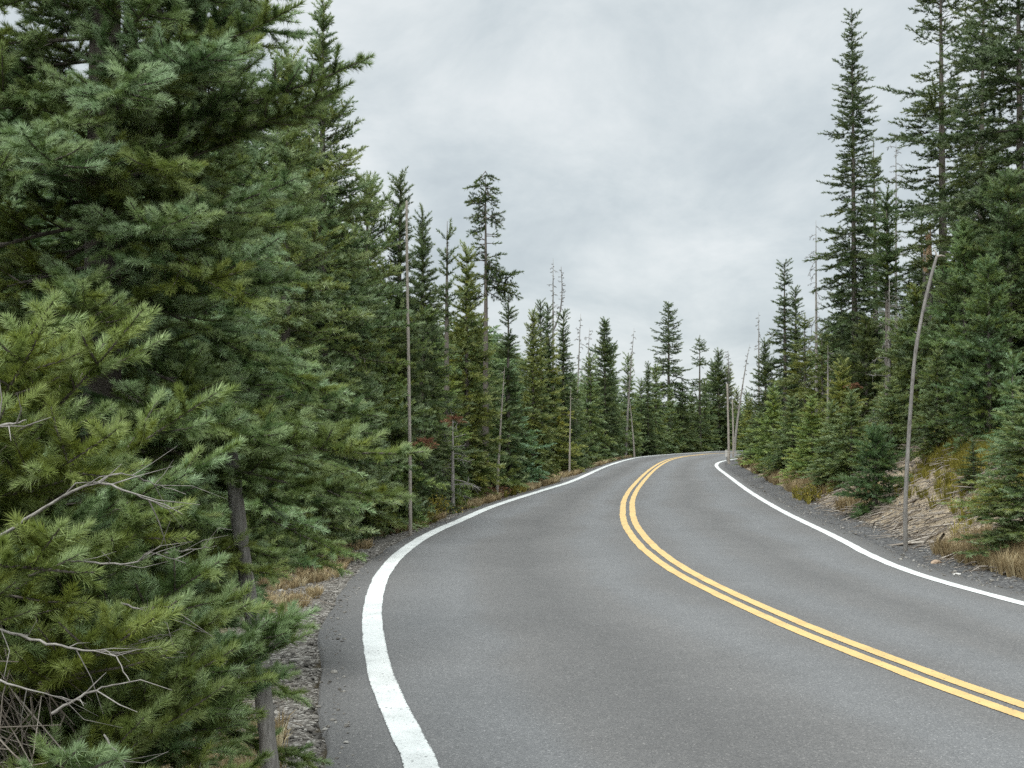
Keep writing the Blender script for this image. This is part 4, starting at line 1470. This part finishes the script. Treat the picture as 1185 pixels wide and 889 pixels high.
def gravel():
    rng = np.random.default_rng(31)
    q = along(L_EDGE, 0.02, 0.85, 1.8, 26, 9000, rng, -1, 1.2)
    q2 = along(R_EDGE, -0.05, 0.7, 8, 40, 1800, rng, 1, 1.0)
    q5 = along(R_EDGE, 0.5, 2.8, 13, 27, 2200, rng, 1, 0.6)
    q2 = np.vstack([q2, q5])
    q3 = along(L_EDGE, -0.16, 0.03, 1.8, 30, 700, rng, -1, 1.0)
    q4 = along(R_EDGE, -0.14, 0.03, 8, 40, 500, rng, 1, 0.8)
    q = np.vstack([q, q2, q3, q4])
    z = terrain(q)[0]
    z[-1200:] = np.maximum(z[-1200:], 0.0)
    iv, jf = ico()

    def make(k):
        x, y = q[k]
        s = np.exp(rng.normal(math.log(0.0095), 0.45)) * (1.0 if k < 10800 else 1.4 if k < 13000 else 0.75)
        v = iv * (s * np.array([rng.uniform(0.8, 1.4), rng.uniform(0.7, 1.2), rng.uniform(0.5, 0.85)]))
        v = v * (1 + rng.normal(0, 0.16, (12, 1)))
        a = rng.random() * 6.28
        c, s2 = math.cos(a), math.sin(a)
        v = v @ np.array([[c, -s2, 0], [s2, c, 0], [0, 0, 1]]).T
        return v + np.array([x, y, z[k] + s * 0.25]), jf
    scatter_tris('gravel', range(len(q)), make, M_STONE, 'pale crushed stone on the road shoulders', 'gravel', rng)


gravel()


def blade_mesh(q, z, h, spread, rng, n):
    """n grass blades round each point: two-triangle bent blades"""
    m = len(q) * n
    c = np.repeat(np.hstack([q, z[:, None]]), n, 0)
    hh = np.repeat(h, n) * rng.uniform(0.5, 1.15, m)
    a = rng.random(m) * 2 * PI
    out = np.stack([np.cos(a), np.sin(a), np.zeros(m)], 1)
    base = c + out * (rng.random(m) * spread)[:, None] * 0.4
    lean = rng.uniform(0.1, 0.75, m)
    mid = base + out * (hh * lean * 0.35)[:, None] + np.array([0, 0, 1]) * (hh * 0.6)[:, None]
    tip = base + out * (hh * lean)[:, None] + np.array([0, 0, 1]) * (hh * rng.uniform(0.75, 1.0, m))[:, None]
    w = np.stack([-np.sin(a + 0.6), np.cos(a + 0.6), np.zeros(m)], 1) * (0.0022 + 0.00016 * c[:, 1:2])
    V = np.stack([base - w, base + w, mid + w * 0.8, mid - w * 0.8, tip], 1).reshape(-1, 3)
    i = np.arange(m)[:, None] * 5
    f = np.concatenate([i + [[0, 1, 2]], i + [[0, 2, 3]], i + [[3, 2, 4]]])
    t = np.repeat(rng.normal(0.5, 0.2, len(q)), n) + rng.normal(0, 0.12, m)
    return V, f, np.clip(np.tile(t, 3), 0, 1)


def clump_pts(q, rng, s, thr):
    k = vnoise(q[:, 0], q[:, 1], s, 7)
    return q[k > thr]


def grass():
    rng = np.random.default_rng(41)
    a = clump_pts(along(L_EDGE, 0.22, 1.1, 5.0, 30, 1900, rng, -1, 0.6), rng, 1.1, 0.50)
    a2 = clump_pts(along(L_EDGE, 0.15, 0.8, 22, 62, 900, rng, -1, 0.6), rng, 2.5, 0.4)
    b = clump_pts(along(R_EDGE, 0.45, 1.0, 10, 16, 700, rng, 1, 0.3), rng, 1.2, 0.25)
    c = clump_pts(along(R_EDGE, 0.55, 1.25, 22.5, 52, 1300, rng, 1, 0.6), rng, 1.6, 0.40)
    d = clump_pts(along(R_EDGE, 0.9, 2.6, 10, 16, 200, rng, 1, 0.6), rng, 1.0, 0.6)
    q = np.vstack([a, a2, b, c, d])
    h = np.concatenate([np.full(len(a), 0.13), np.full(len(a2), 0.18), np.full(len(b), 0.24), np.full(len(c), 0.32), np.full(len(d), 0.22)])
    q = q[:]
    V, f, t = blade_mesh(q, terrain(q)[0], h * rng.uniform(0.6, 1.2, len(q)), 0.10, rng, 26)
    me = mesh_np('dry_grass', V, f, M_DRY, {'tint': t})
    tag(link('dry_grass', me), 'straw-coloured dry grass tufts along both road edges', 'grass', kind='stuff')
    # the yellow-green patch at the right border and by the left pole
    g = []
    for px, py, rad, n in [(1125, 622, 0.42, 150), (1085, 610, 0.25, 60), (1150, 640, 0.35, 60), (935, 577, 0.35, 60), (488, 607, 0.3, 50), (620, 572, 0.6, 60), (1100, 500, 0.0, 0)]:
        c0 = ground_pt(px, py, 0)
        for _ in range(4):
            c0 = ground_pt(px, py, gz(*c0))
        g.append(c0 + rng.normal(0, rad, (n, 2)) * np.array([0.7, 1.5]))
    q = np.vstack(g)
    keep = (line_dist(R_EDGE, q) > 0.4) | (line_dist(L_EDGE, q) < -0.25)
    q = q[keep]
    V, f, t = blade_mesh(q, terrain(q)[0], np.full(len(q), 0.24) * rng.uniform(0.6, 1.2, len(q)), 0.1, rng, 26)
    me = mesh_np('yellow_grass', V, f, M_GREENGRASS, {'tint': t})
    tag(link('yellow_grass', me), 'yellow-green grass patches on the verges', 'grass', kind='stuff')


grass()


def twigs():
    rng = np.random.default_rng(51)
    lines = []

    def stick(c, az, L, r, tilt):
        d = np.array([math.cos(az) * math.cos(tilt), math.sin(az) * math.cos(tilt), math.sin(tilt)])
        k = np.array([rng.normal(0, 0.09), rng.normal(0, 0.09), rng.normal(0, 0.06)]) * L
        lines.append((np.array([c - d * L / 2, c + k, c + d * L / 2]), np.array([r, r * 0.8, r * 0.4])))
    # fallen twigs over the bank: lying along the slope
    q = along(R_EDGE, 0.4, 3.3, 13, 28, 2300, rng, 1, 0.6)
    z = terrain(q)[0]
    for (x, y), h in zip(q, z):
        stick(np.array([x, y, h + 0.02]), rng.normal(2.6, 0.55), rng.uniform(0.15, 0.9), np.exp(rng.normal(math.log(0.007), 0.5)), rng.normal(-0.3, 0.15))
    # litter under the near firs and in the shoulder
    q = along(L_EDGE, 0.12, 2.6, 2.2, 16, 1300, rng, -1, 0.8)
    z = terrain(q)[0]
    for (x, y), h in zip(q, z):
        stick(np.array([x, y, h + 0.03]), rng.random() * 6.28, rng.uniform(0.08, 0.5), rng.uniform(0.0015, 0.004), rng.normal(0.1, 0.35))
    me = tube_mesh('twig_litter', lines, M_TWIG, 4)
    tag(link('twig_litter', me), 'bleached fallen sticks on the bank and under the firs', 'twigs', kind='stuff')
    # the tangle of dead twigs hanging in the lower left corner
    lines.clear()
    b = np.array([-1.22, 3.15, 0.62])
    for k in range(520):
        c = b + rng.normal(0, 1, 3) * [0.10, 0.2, 0.0] + [-0.06, 0, rng.uniform(-0.3, 0.42)]
        stick(c, rng.normal(-0.5, 0.9), rng.uniform(0.12, 0.42), rng.uniform(0.0010, 0.0030), rng.normal(-0.7, 0.4))
    me = tube_mesh('brush_tangle', lines, M_TWIG, 4)
    tag(link('brush_tangle', me), 'tangle of thin grey dead twigs under the small yellow-green fir', 'brush', kind='stuff')


twigs()


def shrub(px, py, h, rad, label, mat, seed, name='shrub', n=900, Y=None):
    c0 = ground_pt(px, py, 0)
    for _ in range(5):
        c0 = ground_pt(px, py, gz(*c0))
    rng = np.random.default_rng(seed)
    t = empty(name, (c0[0], c0[1], gz(*c0)))
    tag(t, label, 'shrub')
    stems, tips = [], []
    for k in range(26):
        a = rng.random() * 6.28
        r = rad * math.sqrt(rng.random())
        p = np.array([math.cos(a) * r, math.sin(a) * r, h * rng.uniform(0.6, 1.05) * (1 - 0.5 * (r / rad) ** 2)])
        m = p * np.array([0.45, 0.45, 0.6]) + rng.normal(0, 0.03, 3)
        ln = smooth_line(np.array([[p[0] * 0.1, p[1] * 0.1, -0.05], m, p]), 4)
        stems.append((ln, np.linspace(0.006, 0.002, len(ln))))
        tips.append(ln)
    link('stem', tube_mesh('stem', stems, M_TWIG, 4), t)
    V = []
    for k in range(n):
        ln = tips[rng.integers(len(tips))]
        p = ln[rng.integers(len(ln) // 3, len(ln))] + rng.normal(0, 0.05, 3)
        d = unit(rng.normal(0, 1, 3) + [0, 0, 0.6])
        w = unit(np.cross(d, rng.normal(size=3)))
        L = rng.uniform(0.03, 0.06)
        V += [p, p + d * L * 0.5 + w * L * 0.28, p + d * L, p + d * L * 0.5 - w * L * 0.28]
    V = np.array(V)
    f = np.arange(len(V)).reshape(-1, 4)
    link('foliage', mesh_np('foliage', V, f, mat, {'tint': rng.random(len(f))}), t)


shrub(1097, 530, 0.65, 0.5, 'yellowing willow bush at the top of the bare earth bank', M_WILLOW, 1, n=1600)
shrub(1072, 528, 0.45, 0.35, 'smaller yellowing willow bush beside the leaning pole', M_WILLOW, 2, n=800)
shrub(572, 578, 0.35, 0.5, 'low rust-red bush beside the left edge line', M_RED, 3, n=900)
shrub(937, 582, 0.35, 0.3, 'low clump of yellow-flowering weeds on the right verge', M_WILLOW, 4, n=700)
shrub(507, 600, 0.45, 0.35, 'low yellowish bush right of the tall snow pole', M_WILLOW, 5, n=700)


def rock(px, py, s, label, mat=M_ROCK, sq=(1.2, 0.9, 0.6), seed=0):
    c0 = ground_pt(px, py, 0)
    for _ in range(4):
        c0 = ground_pt(px, py, gz(*c0))
    rng = np.random.default_rng(seed)
    v, f = ico()
    # one subdivision, then roughen
    mid = {}
    vv = [tuple(x) for x in v]
    ff = []

    def m(a, b):
        k = (min(a, b), max(a, b))
        if k not in mid:
            q = unit(np.array(vv[a]) + np.array(vv[b]))
            vv.append(tuple(q))
            mid[k] = len(vv) - 1
        return mid[k]
    for a, b, c in f:
        ab, bc, ca = m(a, b), m(b, c), m(c, a)
        ff += [(a, ab, ca), (b, bc, ab), (c, ca, bc), (ab, bc, ca)]
    vv = np.array(vv) * (1 + rng.normal(0, 0.10, (len(vv), 1))) * s * np.array(sq)
    me = mesh_np('rock', vv, np.array(ff), mat, {'tint': rng.uniform(0.4, 0.9, len(ff))})
    o = link('rock', me, None, (c0[0], c0[1], gz(*c0) + s * sq[2] * 0.35))
    tag(o, label, 'rock', 'loose rocks on the verges')


rock(938, 601, 0.075, 'white flat stone lying on the dark verge by the right edge line', seed=1)
rock(1083, 652, 0.05, 'tan stone at the edge of the grass right of the leaning pole', mat=M_TAN, seed=2)
rock(1107, 666, 0.035, 'small pale stone alone on the dark verge near the right border', seed=3)
rock(350, 690, 0.05, 'grey stone in the left shoulder below the blue-green fir', mat=M_STONE, seed=4)

# ------------------------------------------------------------------ sky and light
SUN_EL, SUN_AZ = R(56), R(205)           # overcast: a broad soft sun high behind the viewer
w = bpy.data.worlds.new('World')
SC.world = w
w.use_nodes = True
nt = w.node_tree
nt.nodes.clear()
N = NT(nt)
out = nt.nodes.new('ShaderNodeOutputWorld')
bg = nt.nodes.new('ShaderNodeBackground')
bg.inputs[1].default_value = 0.1
sky = nt.nodes.new('ShaderNodeTexSky')
sky.sky_type = 'NISHITA'
sky.sun_disc = False
sky.sun_elevation = SUN_EL
sky.sun_rotation = SUN_AZ
tc = nt.nodes.new('ShaderNodeTexCoord')
sx = nt.nodes.new('ShaderNodeSeparateXYZ')
N.l(tc.outputs['Generated'], sx.inputs[0])
zc = N.math('MAXIMUM', sx.outputs[2], 0.0)
zz = N.math('ADD', zc, 0.42)
cx = N.math('DIVIDE', sx.outputs[0], zz)
cy = N.math('DIVIDE', sx.outputs[1], zz)
cv = nt.nodes.new('ShaderNodeCombineXYZ')
N.l(cx, cv.inputs[0])
N.l(cy, cv.inputs[1])
n1 = N.noise(cv.outputs[0], 3.2, 8, 0.6, 0.35)
n2 = N.noise(cv.outputs[0], 1.2, 3, 0.5, 0.3)
cf = N.math('ADD', N.math('MULTIPLY', n1, 0.62), N.math('MULTIPLY', n2, 0.38))
cloud = N.ramp(cf, [(0.36, (0.51, 0.572, 0.61)), (0.45, (0.61, 0.672, 0.70)), (0.53, (0.72, 0.772, 0.79)), (0.63, (0.86, 0.89, 0.90))])
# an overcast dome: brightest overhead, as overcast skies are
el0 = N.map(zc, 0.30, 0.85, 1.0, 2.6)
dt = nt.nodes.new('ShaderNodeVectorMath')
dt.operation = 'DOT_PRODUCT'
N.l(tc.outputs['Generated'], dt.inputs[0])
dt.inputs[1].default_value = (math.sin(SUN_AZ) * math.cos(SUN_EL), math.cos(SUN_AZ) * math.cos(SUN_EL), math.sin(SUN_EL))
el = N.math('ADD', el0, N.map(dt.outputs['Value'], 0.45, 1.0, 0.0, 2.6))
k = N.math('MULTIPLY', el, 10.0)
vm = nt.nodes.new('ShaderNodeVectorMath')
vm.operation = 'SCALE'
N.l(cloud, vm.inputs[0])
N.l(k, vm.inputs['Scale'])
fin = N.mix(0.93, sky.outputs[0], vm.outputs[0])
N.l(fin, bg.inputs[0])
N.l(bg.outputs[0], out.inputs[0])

sd = bpy.data.lights.new('sun', 'SUN')
sd.energy = 1.5
sd.angle = R(25)
sd.color = (1.0, 0.96, 0.90)
so = bpy.data.objects.new('sun', sd)
COL.objects.link(so)
so.rotation_euler = (PI / 2 - SUN_EL, 0, PI - SUN_AZ)
so.location = (0, -10, 30)

SC.view_settings.view_transform = 'Standard'
SC.view_settings.look = 'None'
SC.view_settings.exposure = 0.08
SC.view_settings.gamma = 1.0
SC.cycles.use_denoising = False
SC.cycles.max_bounces = 5
SC.cycles.diffuse_bounces = 3
SC.cycles.glossy_bounces = 2
SC.cycles.transmission_bounces = 3
SC.cycles.transparent_max_bounces = 4
SC.cycles.use_adaptive_sampling = False
SC.render.film_transparent = False
